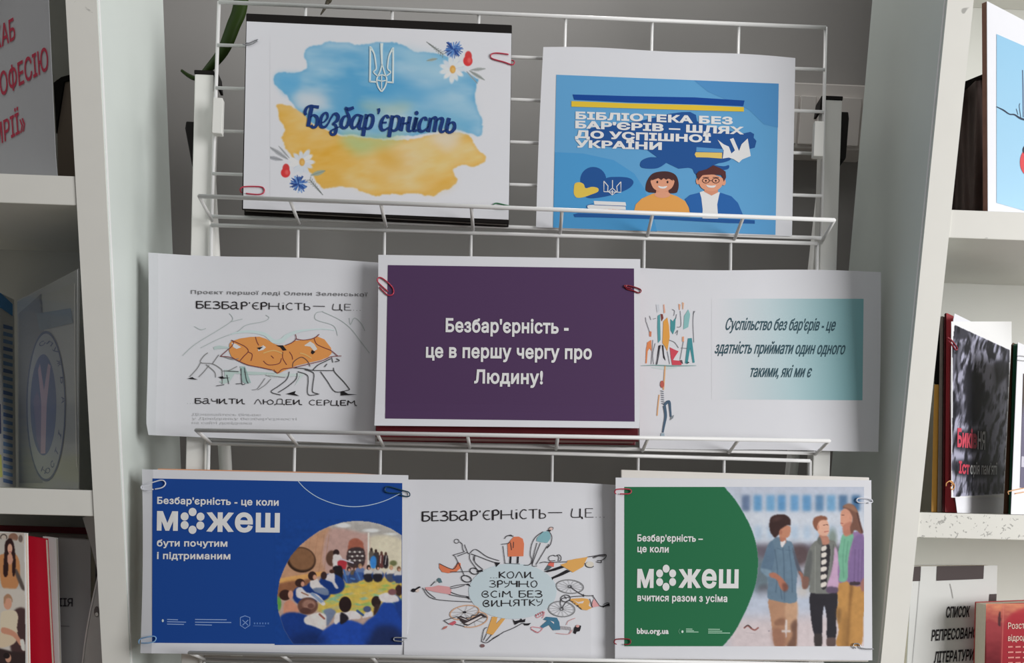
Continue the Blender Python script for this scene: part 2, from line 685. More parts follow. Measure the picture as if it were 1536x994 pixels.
def sheet(name, plane, quad, m, label, cat, parent=None, group=None, nx=24, ny=16, wave=None, thick=0.0004, rx=0.0):
    """A sheet of paper: a bent grid with a back. quad = its four corners, clockwise from the top left, as the photo shows them."""
    q = [np.asarray(p, float) for p in quad]
    u, v = np.meshgrid(np.linspace(0, 1, nx + 1), np.linspace(0, 1, ny + 1))
    u, v = u.ravel(), v.ravel()
    U, V = u[:, None], v[:, None]
    p = q[0] * (1 - U) * (1 - V) + q[1] * U * (1 - V) + q[2] * U * V + q[3] * (1 - U) * V
    if wave is not None:
        p = p + np.stack(wave(u, v), 1)
    A = plane.at(p)
    B = A - plane.n * thick
    n = len(p)
    f = [(j * (nx + 1) + i, (j + 1) * (nx + 1) + i, (j + 1) * (nx + 1) + i + 1, j * (nx + 1) + i + 1) for j in range(ny) for i in range(nx)]
    g = [tuple(n + i for i in reversed(t)) for t in f]
    rim = [j * (nx + 1) for j in range(ny)] + [ny * (nx + 1) + i for i in range(nx)] + [j * (nx + 1) + nx for j in range(ny, 0, -1)] + [i for i in range(nx, 0, -1)]
    e = [(rim[i - 1], n + rim[i - 1], n + rim[i], rim[i]) for i in range(len(rim))]
    o = mesh_obj(name, np.concatenate([A, B]), f + g + e, m, parent, smooth=False)
    if label:
        tag(o, label, cat, group)
    return o


def clip(name, plane, pts, m, label, group=None, r=0.0007, off=0.0012, depth=None):
    """A bent-wire paper clip, its run given on the sheet it grips."""
    p = np.array([np.asarray(q[:2], float) for q in pts])
    o = np.array([q[2] if len(q) > 2 else off for q in pts])
    s = smooth_path(np.column_stack([p, o * 1000]), 6)
    s = np.array(s)
    mb = MB().tube(plane.at(s[:, :2], s[:, 2] / 1000.0), r, 8)
    return tag(mb.build(name, m, smooth=True), label, 'paper clip', group)


LAMINATE = mat('pale_green_grey_laminate', (190, 197, 193), 0.78, 0.4, 0.02, 30)
WHITE_PAINT = mat('white_shelf_paint', (207, 206, 200), 0.74, 0.45, 0.03, 30, chips=0.12, chip_scale=55)
WORN_PAINT = mat('worn_white_paint', (209, 208, 201), 0.74, 0.5, 0.03, 30, chips=0.62, chip_scale=210)
PAPER = mat('white_paper', (210, 211, 216), 0.80, 0.6, 0.012, 60)
WIRE = mat('white_coated_wire', (222, 222, 218), 0.82, 0.35, spec=0.45)
POST = mat('white_post_paint', (218, 218, 214), 0.82, 0.4, 0.02, 30)
BLACK = mat('black_plastic', (30, 27, 26), 1.1, 0.5, spec=0.12)

# ------------------------------------------------------------------ the room and the two bookshelves
def structure(name, a, b, m):
    o = MB().box(a, b).build(name, m)
    o['kind'] = 'structure'
    return o


WALL_Y = 1.50
structure('floor', (-3, -2.5, -0.05), (3, WALL_Y, 0.0), mat('grey_floor', (150, 140, 128), 0.8, 0.5, 0.08, 6))
structure('wall_back', (-3, WALL_Y, -0.05), (3, WALL_Y + 0.1, 3.2), mat('grey_white_wall', (148, 146, 144), 0.8, 0.7, 0.03, 12))

XL_IN, XL_OUT = -0.36121 * S, -0.38941 * S
XR_IN, XR_OUT = 0.42866 * S, 0.45362 * S
YF, YB = S, 1.2 * S
Z1T, Z1B = EYE[2] + 0.2850 * S, EYE[2] + 0.2593 * S      # the upper board in view
Z2T, Z2B = EYE[2] - 0.0066 * S, EYE[2] - 0.0304 * S      # the lower board
PITCH_Z = Z1T - Z2T


def bookshelf(x_side, x_out, x_far, label, side, worn):
    t = empty('bookshelf', ((x_side + x_far) / 2, (YF + YB) / 2, 0), label, 'bookshelf')
    top = Z1T + 2 * PITCH_Z
    sp = MB().box((x_side, YF + 0.0008, 0), (x_out, YB, top)).build('side_panel', LAMINATE, t)
    MB().box((x_side, YF, 0), (x_out, YF + 0.0009, top)).build('front_edge', WHITE_PAINT, sp)
    far2 = x_far + (x_far - x_side) / abs(x_far - x_side) * 0.03
    MB().box((x_far, YF, 0), (far2, YB, top)).build('side_panel', LAMINATE, t, bevel=0.0009)
    lo, hi = sorted((x_out, x_far))
    k = -4
    while True:
        z = Z2T + k * PITCH_Z
        if z > top + 0.01:
            break
        if z > 0.02:
            MB().box((lo, YF + 0.0015, z - (Z1T - Z1B)), (hi, YB - 0.006, z)).build('shelf_board', WORN_PAINT if (worn and k == 0) else WHITE_PAINT, t, bevel=0.0008)
        k += 1
    MB().box((lo, YB - 0.006, 0), (hi, YB, top)).build('back_panel', mat('back_panel_' + side, (200, 200, 194), 0.76, 0.6, 0.03, 20, chips=0.14, chip_scale=45), t)
    # a pale strip of edge tape along the inner front corner of the side panel
    s = 1 if x_side > x_out else -1
    MB().box((x_side, YF + 0.004, 0.0), (x_side + s * 0.0006, YF + 0.0075, top)).build('edge_tape', mat('edge_tape', (226, 226, 222), 0.8, 0.35), t)
    return t


bookshelf(XL_IN, XL_OUT, -1.25, 'white bookshelf with brochures, its side panel left of the wire rack', 'left', False)
bookshelf(XR_IN, XR_OUT, 1.35, 'white bookshelf with chipped paint, its side panel right of the wire rack', 'right', True)


# ------------------------------------------------------------------ the wire display rack
rack = empty('wire_display_rack', (R_O[0], R_O[1] - 0.2, 0), 'white wire display rack holding three rows of posters between two bookshelves', 'display rack')


def post(pt, pb, w_px, side):
    """A square tube from pt (its top, photo pixel of the outer edge) down along the lean to the floor."""
    pl = rack_plane(-0.012)
    a, a2 = pl.at([pt])[0], pl.at([(pt[0] + w_px, pt[1] + w_px * .035)])[0]
    b = pl.at([pb])[0]
    w = np.linalg.norm(a2 - a)
    d = (b - a) / np.linalg.norm(b - a)
    ex = np.array([1.0, 0, 0])
    c = a + ex * w / 2
    L = c[2] / -d[2]
    back = -R_N * 0.022
    q = [c - ex * w / 2, c + ex * w / 2, c + ex * w / 2 + d * L, c - ex * w / 2 + d * L]
    o = MB().prism(q, back).build('post', POST, rack, bevel=0.0012)
    # black end cap
    h = -d * 0.004
    g = [c - ex * (w / 2 + .0006) + h, c + ex * (w / 2 + .0006) + h, c + ex * (w / 2 + .0006), c - ex * (w / 2 + .0006)]
    MB().prism([p + R_N * 0.0008 for p in g], -R_N * 0.0236).build('end_cap', BLACK, o, bevel=0.0008)
    inn = c + ex * side * -1 * (w / 2 + 0.001)
    MB().prism([inn + h, inn + h + ex * -side * .003, inn + d * 0.012 + ex * -side * .005, inn + d * .012 + ex * -side * .002], -R_N * 0.02).build('end_cap_lip', BLACK, o)
    # black folding knob behind the outer face
    kz0, kz1 = (0.047, 0.099) if side < 0 else (0.006, 0.062)
    oc = c + ex * side * (w / 2) - R_N * 0.012
    wt, wb = (.0125, .004) if side < 0 else (.0125, .0105)
    k = [oc + d * kz0 + ex * side * -.004, oc + d * kz0 + ex * side * wt, oc + d * (kz0 + .008) + ex * side * (wt + .001), oc + d * (kz1 - .004) + ex * side * (wb + .001), oc + d * kz1 + ex * side * wb, oc + d * kz1 + ex * side * -.004]
    MB().prism(k, -R_N * 0.02).build('folding_knob', BLACK, o, bevel=0.0015)
    # rear leg of the stand, hinged at the knob, down to the floor behind
    p0 = oc + d * 0.09 - R_N * .012 - ex * side * w * .5
    p1 = np.array([p0[0], WALL_Y - 0.06, 0.006])
    MB().tube([p0, p1], 0.008, 10).build('rear_leg', POST, rack, smooth=True)
    return o


post((292, 110.5), (272, 965), 28.5, -1)
post((1237.5, 149), (1219, 712), 26, 1)


def lerp(a, b, t):
    return (a[0] + (b[0] - a[0]) * t, a[1] + (b[1] - a[1]) * t)


WR = 0.0021


def wire_panel(tl, tr, br, bl, nrow, name='wire_panel', r=WR):
    """One hung grid: a rectangle of rods on a 7 by nrow mesh."""
    pl = rack_plane(0.004)
    mb = MB()
    for i in range(8):
        a, b = lerp(tl, tr, i / 7), lerp(bl, br, i / 7)
        mb.tube(rack_plane(-0.0075).at([a, b]), r if i in (0, 7) else r * .85, 8)
    for j in range(nrow + 1):
        a, b = lerp(tl, bl, j / nrow), lerp(tr, br, j / nrow)
        mb.tube(rack_plane(-0.005).at([a, b]), r if j in (0, nrow) else r * .85, 8)
    return mb.build(name, WIRE, rack, smooth=True)


def pocket(parent, ra, rb, ba, bb, out=0.046):
    """The tray below a grid: a front rail held out on eight struts."""
    f, b = rack_plane(out), rack_plane(-0.004)
    MB().tube(f.at([ra, rb]), WR * 1.05, 8).build('front_rail', WIRE, parent, smooth=True)
    for i in range(8):
        p, q = lerp(ra, rb, i / 7), lerp(ba, bb, i / 7)
        MB().tube([f.at([p])[0], b.at([q])[0]], WR * .95, 8).build('strut', WIRE, parent, smooth=True)


p1 = wire_panel((328.5, 3), (1238.5, 41.5), (1231.5, 357), (317.5, 324.5), 5)
pocket(p1, (298.5, 294), (1251.5, 330), (318, 330.5), (1232, 364))
p2 = wire_panel((317, 337.5), (1226, 365), (1222.5, 679.5), (315, 659), 5)
pocket(p2, (294, 645), (1244, 661), (315.5, 663.5), (1223, 681))
p3 = wire_panel((313, 664.5), (1215, 691), (1213, 1004), (307, 985), 5)
pocket(p3, (284, 978.5), (1236, 996.5), (306, 988), (1214, 1009))
p4 = wire_panel((306, 990), (1212, 1016), (1208, 1330), (300, 1310), 5)
pocket(p4, (270, 1316), (1232, 1326), (300, 1312), (1208, 1332))
# hook plates that hang the grids on the posts
for q in ([(320.5, 145.5), (334, 146.5), (332.5, 200), (318, 199)], [(1222.5, 181), (1236.5, 181.5), (1235, 234), (1220.5, 233.5)]):
    MB().prism(rack_plane(0.010).at(q), -R_N * 0.008).build('hook_plate', POST, rack, bevel=0.0008)

# white flat cabinet on the wall behind the right post
cb = front_plane(WALL_Y - 0.05)
ca = [cb.at([p])[0] for p in [(1080, 118), (1315, 118), (1315, 222), (1080, 222)]]
zt, zb, x0, x1 = ca[0][2], ca[2][2] - .004, ca[0][0], ca[1][0]
cab = empty('wall_cabinet', ((x0 + x1) / 2, WALL_Y, zb), 'shallow white cabinet on the wall behind the right rack post', 'wall cabinet')
MB().box((x0, WALL_Y - 0.05, zb), (x1, WALL_Y, zt)).build('casing', mat('cabinet_white', (205, 200, 196), .8, .4, .02, 20), cab, bevel=0.002)
for i, (a, b) in enumerate([(1086, 1196), (1199, 1222), (1226, 1290)]):
    xa, xb = cb.at([(a, 170)])[0][0], cb.at([(b, 170)])[0][0]
    MB().box((xa, WALL_Y - 0.054, zb + .004), (xb, WALL_Y - 0.05, zt - .018)).build('door_panel', MATS['cabinet_white'], cab, bevel=0.001)

# long strap leaf of a plant hanging behind the rack
lp = rack_plane(-0.05)
leaf_c = [(352, -520), (362, -300), (370, -120), (362, 0), (350, 40), (334, 78), (312, 104), (296, 117), (284, 114), (272, 105.5)]
leaf_w = [3, 14, 20, 21, 19, 13, 5, 4, 1.5]
mb = MB()
cc = np.array(smooth_path(leaf_c, 6))
ww = np.interp(np.linspace(0, 1, len(cc)), np.linspace(0, 1, len(leaf_w)), leaf_w)
d = np.gradient(cc, axis=0)
d /= np.linalg.norm(d, axis=1)[:, None]
nn = np.stack([-d[:, 1], d[:, 0]], 1)
L, M_, R = lp.at(cc + nn * ww[:, None] / 2), lp.at(cc, 0.004), lp.at(cc - nn * ww[:, None] / 2)
n = len(cc)
mb.add(np.concatenate([L, M_, R]), [(i, i + 1, n + i + 1, n + i) for i in range(n - 1)] + [(n + i, n + i + 1, 2 * n + i + 1, 2 * n + i) for i in range(n - 1)])
lf = mb.build('plant_leaf', mat('leaf_green', (34, 50, 14), .7, .5, .15, 30, spec=.12), smooth=True)
sm = lf.modifiers.new('thick', 'SOLIDIFY')
sm.thickness = 0.001
tag(lf, 'dark green strap leaf hanging behind the left end of the wire grid', 'leaf')
lq = rack_plane(-0.04)
mb = MB().tube(lq.at(smooth_path([(470, -330), (488, -180), (494, -20), (491, 4), (481, 22)], 5)), list(np.linspace(.001, .004, 10)) + list(np.linspace(.004, .0006, 11)), 6)
tag(mb.build('leaf_tip', mat('dry_leaf', (58, 54, 44), .6, .6, .1, 40), smooth=True), 'thin dark leaf tip dangling above the black binder', 'leaf')

# ------------------------------------------------------------------ top row, left: the watercolour title on a black binder
INK = (38, 34, 36)
WHT = (214, 214, 220)


def quad_box(name, plane, quad, depth, m, bevel=0.001, parent=None):
    return MB().prism(plane.at(quad), -plane.n * depth).build(name, m, parent, bevel=bevel)


def sub_plane(pl, d, bump=None):
    return Plane(pl.p + pl.n * d, pl.n, bump)


bp = lean_plane(325, .0095, 30, .0100)
binder = empty('binder', bp.at([(563, 330)])[0] - bp.n * .01, 'black binder standing in the top pocket behind the watercolour title sheet', 'binder')
quad_box('front_cover', bp, [(369, 19.5), (768, 37), (763.5, 335.8), (362.5, 314)], .0025, BLACK, parent=binder)
quad_box('page_block', sub_plane(bp, -.0026), [(372, 22.5), (764, 39.5), (760.5, 335), (366.5, 313.5)], .006, mat('binder_pages', (120, 116, 112), .8, .7, .1, 200), .0005, binder)
quad_box('back_cover', sub_plane(bp, -.0088), [(369.5, 20), (767.5, 37.5), (763, 340), (366, 322)], .0025, BLACK, parent=binder)

tp = sub_plane(bp, .0007)
Q = [(370, 32), (767.3, 50.2), (763, 329.3), (364.6, 312.6)]
poster = sheet('poster', tp, Q, PAPER, 'white title sheet with blue and yellow watercolour wash and brush lettering', 'poster')
cv = Canvas(tp, 405, 56, 737, 304, 0.75, (203.2, 204.1, 208.7), eps=.00012)
z2 = zf(340, 0, 2.839)
bx = cv.X + 9 * (vnoise(cv.X, cv.Y, 24, 3) - .5) + 4 * (vnoise(cv.X, cv.Y, 7, 4) - .5)
by = cv.Y + 9 * (vnoise(cv.X, cv.Y, 24, 5) - .5) + 4 * (vnoise(cv.X, cv.Y, 7, 6) - .5)
cv.WX, cv.WY = bx, by
blue_b = [(335, 235), (345, 205), (420, 180), (500, 180), (560, 195), (610, 190), (640, 180), (690, 180), (740, 195), (790, 215), (830, 220), (900, 225), (960, 250), (1000, 300), (1060, 330), (1065, 360), (1060, 400), (1075, 470), (1090, 510), (1092, 560), (1075, 575), (980, 556), (880, 560), (750, 580), (640, 590), (540, 570), (450, 560), (380, 530), (340, 500), (305, 470), (285, 440), (260, 400), (215, 365), (200, 335), (215, 315), (270, 310), (320, 310), (345, 290), (340, 260)]
yel_b = [(215, 445), (250, 445), (300, 465), (340, 500), (380, 540), (450, 565), (560, 585), (640, 595), (750, 600), (880, 572), (960, 570), (1020, 575), (1050, 600), (1080, 640), (1110, 670), (1100, 695), (1060, 705), (1000, 705), (970, 720), (985, 760), (970, 790), (920, 815), (880, 835), (820, 825), (760, 825), (700, 830), (640, 835), (590, 820), (550, 800), (500, 795), (450, 800), (400, 790), (370, 740), (300, 690), (240, 600), (250, 550), (230, 510), (220, 470)]
my = blur(cv.inpoly([tuple(q) for q in smooth_path(z2(yel_b), 4, True)]), 1.2)
mb_ = blur(cv.inpoly([tuple(q) for q in smooth_path(z2(blue_b), 4, True)]), 1.2)
t1 = vnoise(cv.X * .6, cv.Y * 1.6 + cv.X * .25, 42, 11)
t2 = vnoise(cv.X, cv.Y, 60, 12)
ty = np.clip((t1 - .3) * 2.4, 0, 1)[..., None]
colY = np.array((216, 184, 122.)) * (1 - ty) + np.array((206, 158, 62.)) * ty
tb = np.clip((vnoise(cv.X * .6, cv.Y * 1.7 - cv.X * .1, 45, 21) - .28) * 2.3, 0, 1)[..., None]
colB = np.array((150, 186, 206.)) * (1 - tb) + np.array((84, 152, 192.)) * tb
al = np.clip(my * (0.86 + .5 * (t2 - .5)), 0, 1)[..., None]
cv.A = cv.A * (1 - al) + colY * al
al = np.clip(mb_ * (0.9 + .4 * (t2 - .5)), 0, 1)[..., None]
cv.A = cv.A * (1 - al) + colB * al
edge = np.clip(mb_ * (1 - blur(mb_, 4)) * 2.4, 0, 1)[..., None] * .35
cv.A = cv.A * (1 - edge) + np.array((70, 140, 182.)) * edge
edge = np.clip(my * (1 - blur(my, 4)) * 2.4, 0, 1)[..., None] * .35 * (1 - mb_[..., None])
cv.A = cv.A * (1 - edge) + np.array((200, 152, 66.)) * edge
for pts, col, soft, a in [
    ([(285, 420), (300, 390), (360, 385), (420, 400), (440, 440), (380, 470), (310, 470)], (198, 200, 204), 7, .85),
    ([(670, 300), (760, 330), (860, 380), (960, 390), (860, 430), (700, 430), (600, 400)], (62, 142, 190), 9, .75),
    ([(205, 330), (260, 315), (320, 320), (310, 370), (250, 395)], (84, 156, 198), 4, .7),
    ([(740, 210), (850, 230), (960, 260), (1000, 330), (900, 350), (800, 300)], (150, 186, 204), 8, .7),
    ([(560, 440), (680, 445), (790, 440), (780, 470), (700, 490), (600, 480)], (160, 178, 158), 6, .6),
    ([(500, 560), (620, 590), (760, 575), (700, 620), (560, 655), (500, 610)], (158, 184, 132), 7, .8),
    ([(880, 560), (980, 560), (1010, 590), (940, 640), (880, 600)], (206, 198, 184), 6, .8),
    ([(480, 740), (560, 760), (640, 790), (560, 800)], (216, 200, 168), 6, .6),
    ([(860, 400), (1000, 420), (1060, 460), (1000, 500), (880, 450)], (140, 180, 202), 7, .6),
    ([(780, 470), (960, 490), (1060, 540), (960, 545), (840, 520)], (96, 160, 192), 7, .6),
    ([(640, 620), (720, 660), (740, 720), (660, 700)], (202, 152, 52), 9, .7),
    ([(820, 760), (920, 740), (965, 780), (860, 815)], (206, 158, 68), 7, .5),
]:
    cv.poly(z2(pts), col, soft, a)
cv.WX, cv.WY = cv.X, cv.Y


def bouquet(c, daisy, corn, berry, leaves, sprigs, rs):
    rnd = random.Random(rs)
    for a, b, w, col in leaves:
        p = [(a[0] + (b[0] - a[0]) * t, a[1] + (b[1] - a[1]) * t) for t in (0, .25, .5, .75, 1)]
        n = np.array([-(b[1] - a[1]), b[0] - a[0]], float)
        n /= np.linalg.norm(n)
        poly = [p[0], tuple(np.array(p[2]) + n * w / 2), p[4], tuple(np.array(p[2]) - n * w / 2)]
        c.poly(poly, col, .6, .9)
        c.line([a, b], .5, (96, 100, 100), .5, .7)
    for a, b, w in sprigs:
        for k in range(7):
            t = k / 7
            m = np.array(a) * (1 - t) + np.array(b) * t
            d = (np.array(b) - np.array(a)) * .4
            for s in (-1, 1):
                n = np.array([-d[1], d[0]]) * s * (1 - t) * w
                c.line([m, m + n - d * .25], 1.1, (110, 116, 112), .8, .75)
        c.line([a, b], 1.0, (84, 90, 88), .6, .9)
    x, y, r = corn
    for k in range(90):
        a = rnd.uniform(0, 6.283)
        r0, r1 = rnd.uniform(0, .5) * r, rnd.uniform(.55, 1.05) * r
        col = rnd.choice([(34, 66, 132), (48, 88, 160), (74, 118, 180), (28, 52, 112), (120, 156, 202)])
        c.line([(x + r0 * math.cos(a), y + r0 * math.sin(a)), (x + r1 * math.cos(a + .15), y + r1 * math.sin(a + .15))], 1.3, col, .5, .9)
    x, y, r = daisy
    for k in range(11):
        a = k * 2 * math.pi / 11 + rnd.uniform(-.1, .1)
        L = r * rnd.uniform(.85, 1.1)
        c.ell(x + L * .58 * math.cos(a), y + L * .58 * math.sin(a), L * .46, L * .2, rnd.choice([(204, 208, 216), (212, 214, 220), (196, 202, 212)]), .9, a, .95)
        c.line([(x + 4 * math.cos(a + .28), y + 4 * math.sin(a + .28)), (x + L * .8 * math.cos(a + .28), y + L * .8 * math.sin(a + .28))], .6, (160, 172, 188), .6, .6)
    c.ell(x, y, r * .22, r * .3, (200, 150, 76), .8)
    c.ell(x + .6, y + .8, r * .12, r * .17, (212, 170, 96), .8)
    x, y, w, h = berry
    c.ell(x, y - h * .28, w * .75, h * .6, (190, 62, 62), .7)
    c.ell(x - w * .1, y + h * .25, w, h * .6, (196, 56, 58), .7)
    c.ell(x + w * .2, y + h * .2, w * .4, h * .3, (212, 98, 94), 1.2, 0, .8)


bouquet(cv, (679, 104, 20), (680.5, 73.5, 13.5), (702.5, 88, 7, 13),
        [((706, 105), (728, 103), 5, (150, 154, 152)), ((704, 106), (727, 120), 5, (138, 144, 140)), ((700, 107), (716, 125), 3, (150, 160, 164)), ((640, 91), (656, 88), 4, (150, 154, 140))],
        [((664, 81), (640, 63), .35)], 5)
bouquet(cv, (453, 243, 19), (448, 276, 13), (429, 256, 7, 12),
        [((432, 239), (404, 220), 6, (150, 152, 156)), ((424, 240), (400, 235), 6, (146, 148, 154)), ((434, 237), (418, 219), 3, (160, 162, 164)), ((466, 263), (488, 256), 7, (140, 158, 150))],
        [((465, 270), (484, 292), .35)], 9)
cv.build('watercolour_print', poster)

ar = Art(tp, .0007)
LB = (28, 55, 112)
z = zf(450, 145, 12.8)
for pts, w in [
    ([(120, 350), (98, 300), (130, 215), (200, 172), (270, 185), (365, 200)], [3.2, 4, 3.2, 2.6, 3.4, 4.2]),
    ([(230, 190), (190, 380), (158, 572)], 4.9),
    ([(195, 400), (260, 352), (325, 390), (335, 490), (300, 575), (245, 585), (212, 545)], [1.6, 2.6, 4.2, 4.6, 3.4, 3.4, 4]),
    ([(405, 495), (470, 480), (530, 400), (525, 325), (480, 312), (420, 380), (392, 490), (410, 570), (480, 580), (545, 510), (590, 420), (645, 335)], [1.5, 1.8, 2.6, 3, 2.6, 3.6, 4.6, 4.4, 3.2, 2, 2, 2.4]),
    ([(645, 335), (700, 328), (735, 380), (712, 460), (630, 525), (690, 545), (695, 630), (670, 715), (610, 722), (588, 680), (620, 640), (700, 600), (765, 575)], [2.6, 4, 4.6, 4, 2, 3, 4.4, 3.6, 3.2, 3, 2, 1.6, 1.4]),
    ([(865, 212), (940, 240), (1035, 205)], [3.6, 4.6, 3.6]),
    ([(890, 225), (910, 300), (945, 390), (935, 490), (895, 575), (840, 600), (795, 555), (800, 470), (850, 385), (920, 365)], [4, 3.2, 4, 4.4, 3.6, 3.4, 4.4, 4.6, 3, 2]),
    ([(1180, 365), (1090, 352), (1020, 430), (992, 530), (1020, 598), (1085, 565), (1155, 430)], [2.4, 3, 4.2, 4.6, 4, 2.2, 1.8]),
    ([(1190, 350), (1140, 540), (1150, 610), (1210, 600)], [4.6, 4.8, 4, 2]),
    ([(1290, 335), (1250, 530), (1212, 752)], 4.9),
    ([(1265, 430), (1330, 352), (1395, 370), (1400, 470), (1360, 580), (1300, 612), (1235, 585)], [1.6, 2.8, 4.2, 4.6, 4, 3, 2]),
]:
    ar.stroke(z(pts), [k * 1.2 for k in w] if isinstance(w, list) else w * 1.2, LB)
z = zf(560, 145, 11.815)
for pts, w in [
    ([(95, 205), (102, 250), (86, 310)], [3.6, 3.4, 1.2]),
    ([(270, 385), (250, 340), (200, 350), (150, 430), (132, 520), (160, 588), (220, 580), (272, 540)], [4, 3.2, 2.6, 4.4, 4.8, 4, 2.6, 1.8]),
    ([(150, 462), (240, 455)], 2.4),
    ([(345, 330), (310, 530), (280, 715)], 4.9),
    ([(325, 410), (395, 345), (460, 370), (458, 480), (420, 572), (360, 602), (305, 570)], [1.6, 2.8, 4.2, 4.6, 4, 3, 2]),
    ([(535, 358), (515, 470), (490, 606)], 4.8),
    ([(655, 350), (618, 555), (640, 605), (700, 590), (735, 520), (770, 365)], [4.8, 4.8, 3.6, 2, 3.6, 4.8]),
    ([(508, 482), (640, 458)], 2.4),
    ([(770, 365), (718, 560), (745, 602), (815, 575)], [4.8, 4.6, 3.4, 1.8]),
    ([(940, 425), (930, 372), (872, 388), (818, 490), (822, 590), (880, 610), (955, 555), (990, 470)], [4.4, 3, 2.6, 4.6, 4.6, 3.2, 1.8, 1.8]),
    ([(1022, 372), (975, 622)], 4.8),
    ([(995, 460), (1060, 378), (1115, 392), (1080, 622)], [1.6, 2.6, 4.4, 4.8]),
    ([(1105, 455), (1170, 388), (1232, 402), (1190, 570), (1222, 625), (1300, 575)], [1.6, 2.6, 4.4, 4.6, 3.4, 1.8]),
    ([(1345, 375), (1305, 560), (1325, 622), (1380, 625), (1438, 560), (1438, 475), (1390, 455), (1318, 505)], [4.8, 4.8, 3.6, 3.6, 4.4, 3.8, 2.6, 1.6]),
]:
    ar.stroke(z(pts), [k * 1.2 for k in w] if isinstance(w, list) else w * 1.2, LB)
ar.ell(560 + 770 / 11.815, 145 + 288 / 11.815, 2.9, 3.2, LB, layer=2)
ar.build('brush_lettering', poster)

ar = Art(tp, .0006)
z = zf(540, 60, 11.7)
TR_ = (196, 210, 222)
for pts, w in [
    ([(182, 110), (180, 420), (175, 735)], 2.6), ([(170, 728), (300, 735)], 2.4),
    ([(190, 130), (250, 240), (275, 380), (285, 505), (240, 560), (300, 625)], [3.2, 2.2, 2.2, 2, 1.8, 1.8]),
    ([(383, 55), (380, 180), (388, 440)], [4.6, 3.6, 2.4]),
    ([(388, 430), (350, 560), (295, 690), (320, 820), (380, 905)], [2, 2, 2.2, 2.2, 2.6]),
    ([(392, 430), (435, 580), (470, 690), (440, 820), (380, 905)], [2, 2, 2.2, 2.2, 2.6]),
    ([(583, 130), (583, 420), (578, 745)], 2.6), ([(465, 735), (590, 745)], 2.4),
    ([(575, 150), (515, 270), (492, 400), (488, 505), (540, 565), (470, 625)], [3.2, 2.2, 2.2, 2, 1.8, 1.8]),
    ([(300, 640), (385, 610), (465, 640)], 1.7), ([(300, 700), (380, 720), (465, 705)], 1.8), ([(380, 610), (380, 860)], 1.5),
]:
    ar.stroke(z(pts), w, TR_)
ar.build('trident_emblem', poster)

RED = mat('red_clip_wire', (176, 52, 74), .8, .3, spec=.5)
DRED = mat('dark_red_clip_wire', (128, 30, 44), .8, .3, spec=.5)
GREEN = mat('green_clip_wire', (48, 108, 72), .8, .3, spec=.5)
TEAL = mat('dark_teal_clip_wire', (18, 60, 80), .8, .3, spec=.5)
WCLIP = mat('white_clip_wire', (206, 208, 216), .8, .3, spec=.5)
LBLUE = mat('pale_blue_clip_wire', (120, 160, 200), .8, .3, spec=.5)
STEEL = mat('grey_steel_wire', (150, 152, 156), .75, .25, metal=.6)
ORANGE = mat('orange_clip_wire', (206, 150, 90), .8, .3, spec=.5)
PC = 'paper clips on the posters'
clip('paper_clip', tp, [(763, 81.5), (746, 79.5), (737.5, 81), (736, 85), (740, 88.5), (756, 93), (768, 97), (771.5, 94), (769.5, 91, -.001), (758, 89, -.002)], RED, 'red paper clip at the right edge of the watercolour title sheet', PC)
clip('paper_clip', tp, [(369, 290), (386, 291.5), (394, 290), (396.5, 285), (393, 280.5), (380, 279.5), (366, 280), (360.5, 283), (361.5, 288, -.003), (368, 289.5, -.003)], RED, 'dark pink paper clip at the lower left corner of the watercolour title sheet', PC)
clip('paper_clip', tp, [(757, 313), (745, 312.5), (739.5, 310), (741, 306), (746, 304.8), (758, 307.5), (766.5, 309.5), (766.5, 312, -.003)], GREEN, 'green paper clip at the lower right corner of the watercolour title sheet', PC)
clip('paper_clip', tp, [(364, 66), (370, 67.5), (378, 66), (385, 62), (387, 59.5), (383, 60.5), (374, 64.5), (368, 64)], STEEL, 'small grey wire clip on the upper left edge of the watercolour title sheet', PC, r=.0006)

# ------------------------------------------------------------------ top row, right: the library poster
wv = lambda a, fx, ph: (lambda u, v: a * np.sin(fx * u * math.pi + ph))
lbump = lambda x, y: .0012 * np.sin((x - 800) / 390 * math.pi * 1.3) + .0006 * np.sin((y - 70) / 280 * math.pi)
lp2 = lean_plane(350, 0, 80, .004, x=1000, bump=lbump)
Q = [(815, 70.5), (1193, 87), (1188, 354.5), (804, 340.5)]
poster = sheet('poster', lp2, Q, PAPER, 'white sheet with light blue library poster, two drawn people and stacked books', 'poster',
               wave=lambda u, v: (-4 * np.sin(v * math.pi) * (1 - u) * .3 + 0 * u, (1 - v) * (-2.6 * np.sin(u * math.pi) - 2.2 * np.sin(u * 3 * math.pi) * .6) + v * .5 * np.sin(u * 3.3 * math.pi)))
ar = Art(lp2, .0003)
z = zf(760, 0, 2.6167)
quad = z([(195, 293), (1068, 328), (1055, 921), (182, 893)])
ar.grid(quad, 40, 28, (90, 150, 194), 0)
BL2, DKB = (68, 132, 184), (34, 78, 138)
ar.poly(z([(735, 315), (1068, 328), (1065, 500), (1010, 488), (950, 430), (860, 390), (790, 360)]), (76, 134, 184), 1)
ar.poly(z([(190, 597), (300, 602), (420, 628), (500, 680), (540, 740), (570, 820), (590, 908), (184, 893)]), (72, 142, 192), 1)
ar.poly(z([(900, 915), (920, 880), (1055, 830), (1055, 920)]), (88, 150, 198), 1)
z4 = zf(820, 100, 4.042)
ar.poly(z4([(255, 375), (330, 360), (560, 330), (690, 300), (740, 286), (820, 275), (870, 274), (905, 292), (912, 330), (960, 352), (1060, 380), (1190, 405), (1235, 395), (1258, 408), (1255, 430), (1272, 450), (1262, 490), (1225, 500), (1190, 520), (1080, 570), (905, 640), (880, 610), (800, 618), (700, 570), (610, 505), (500, 495), (300, 480), (238, 430)]), DKB, 2, False)
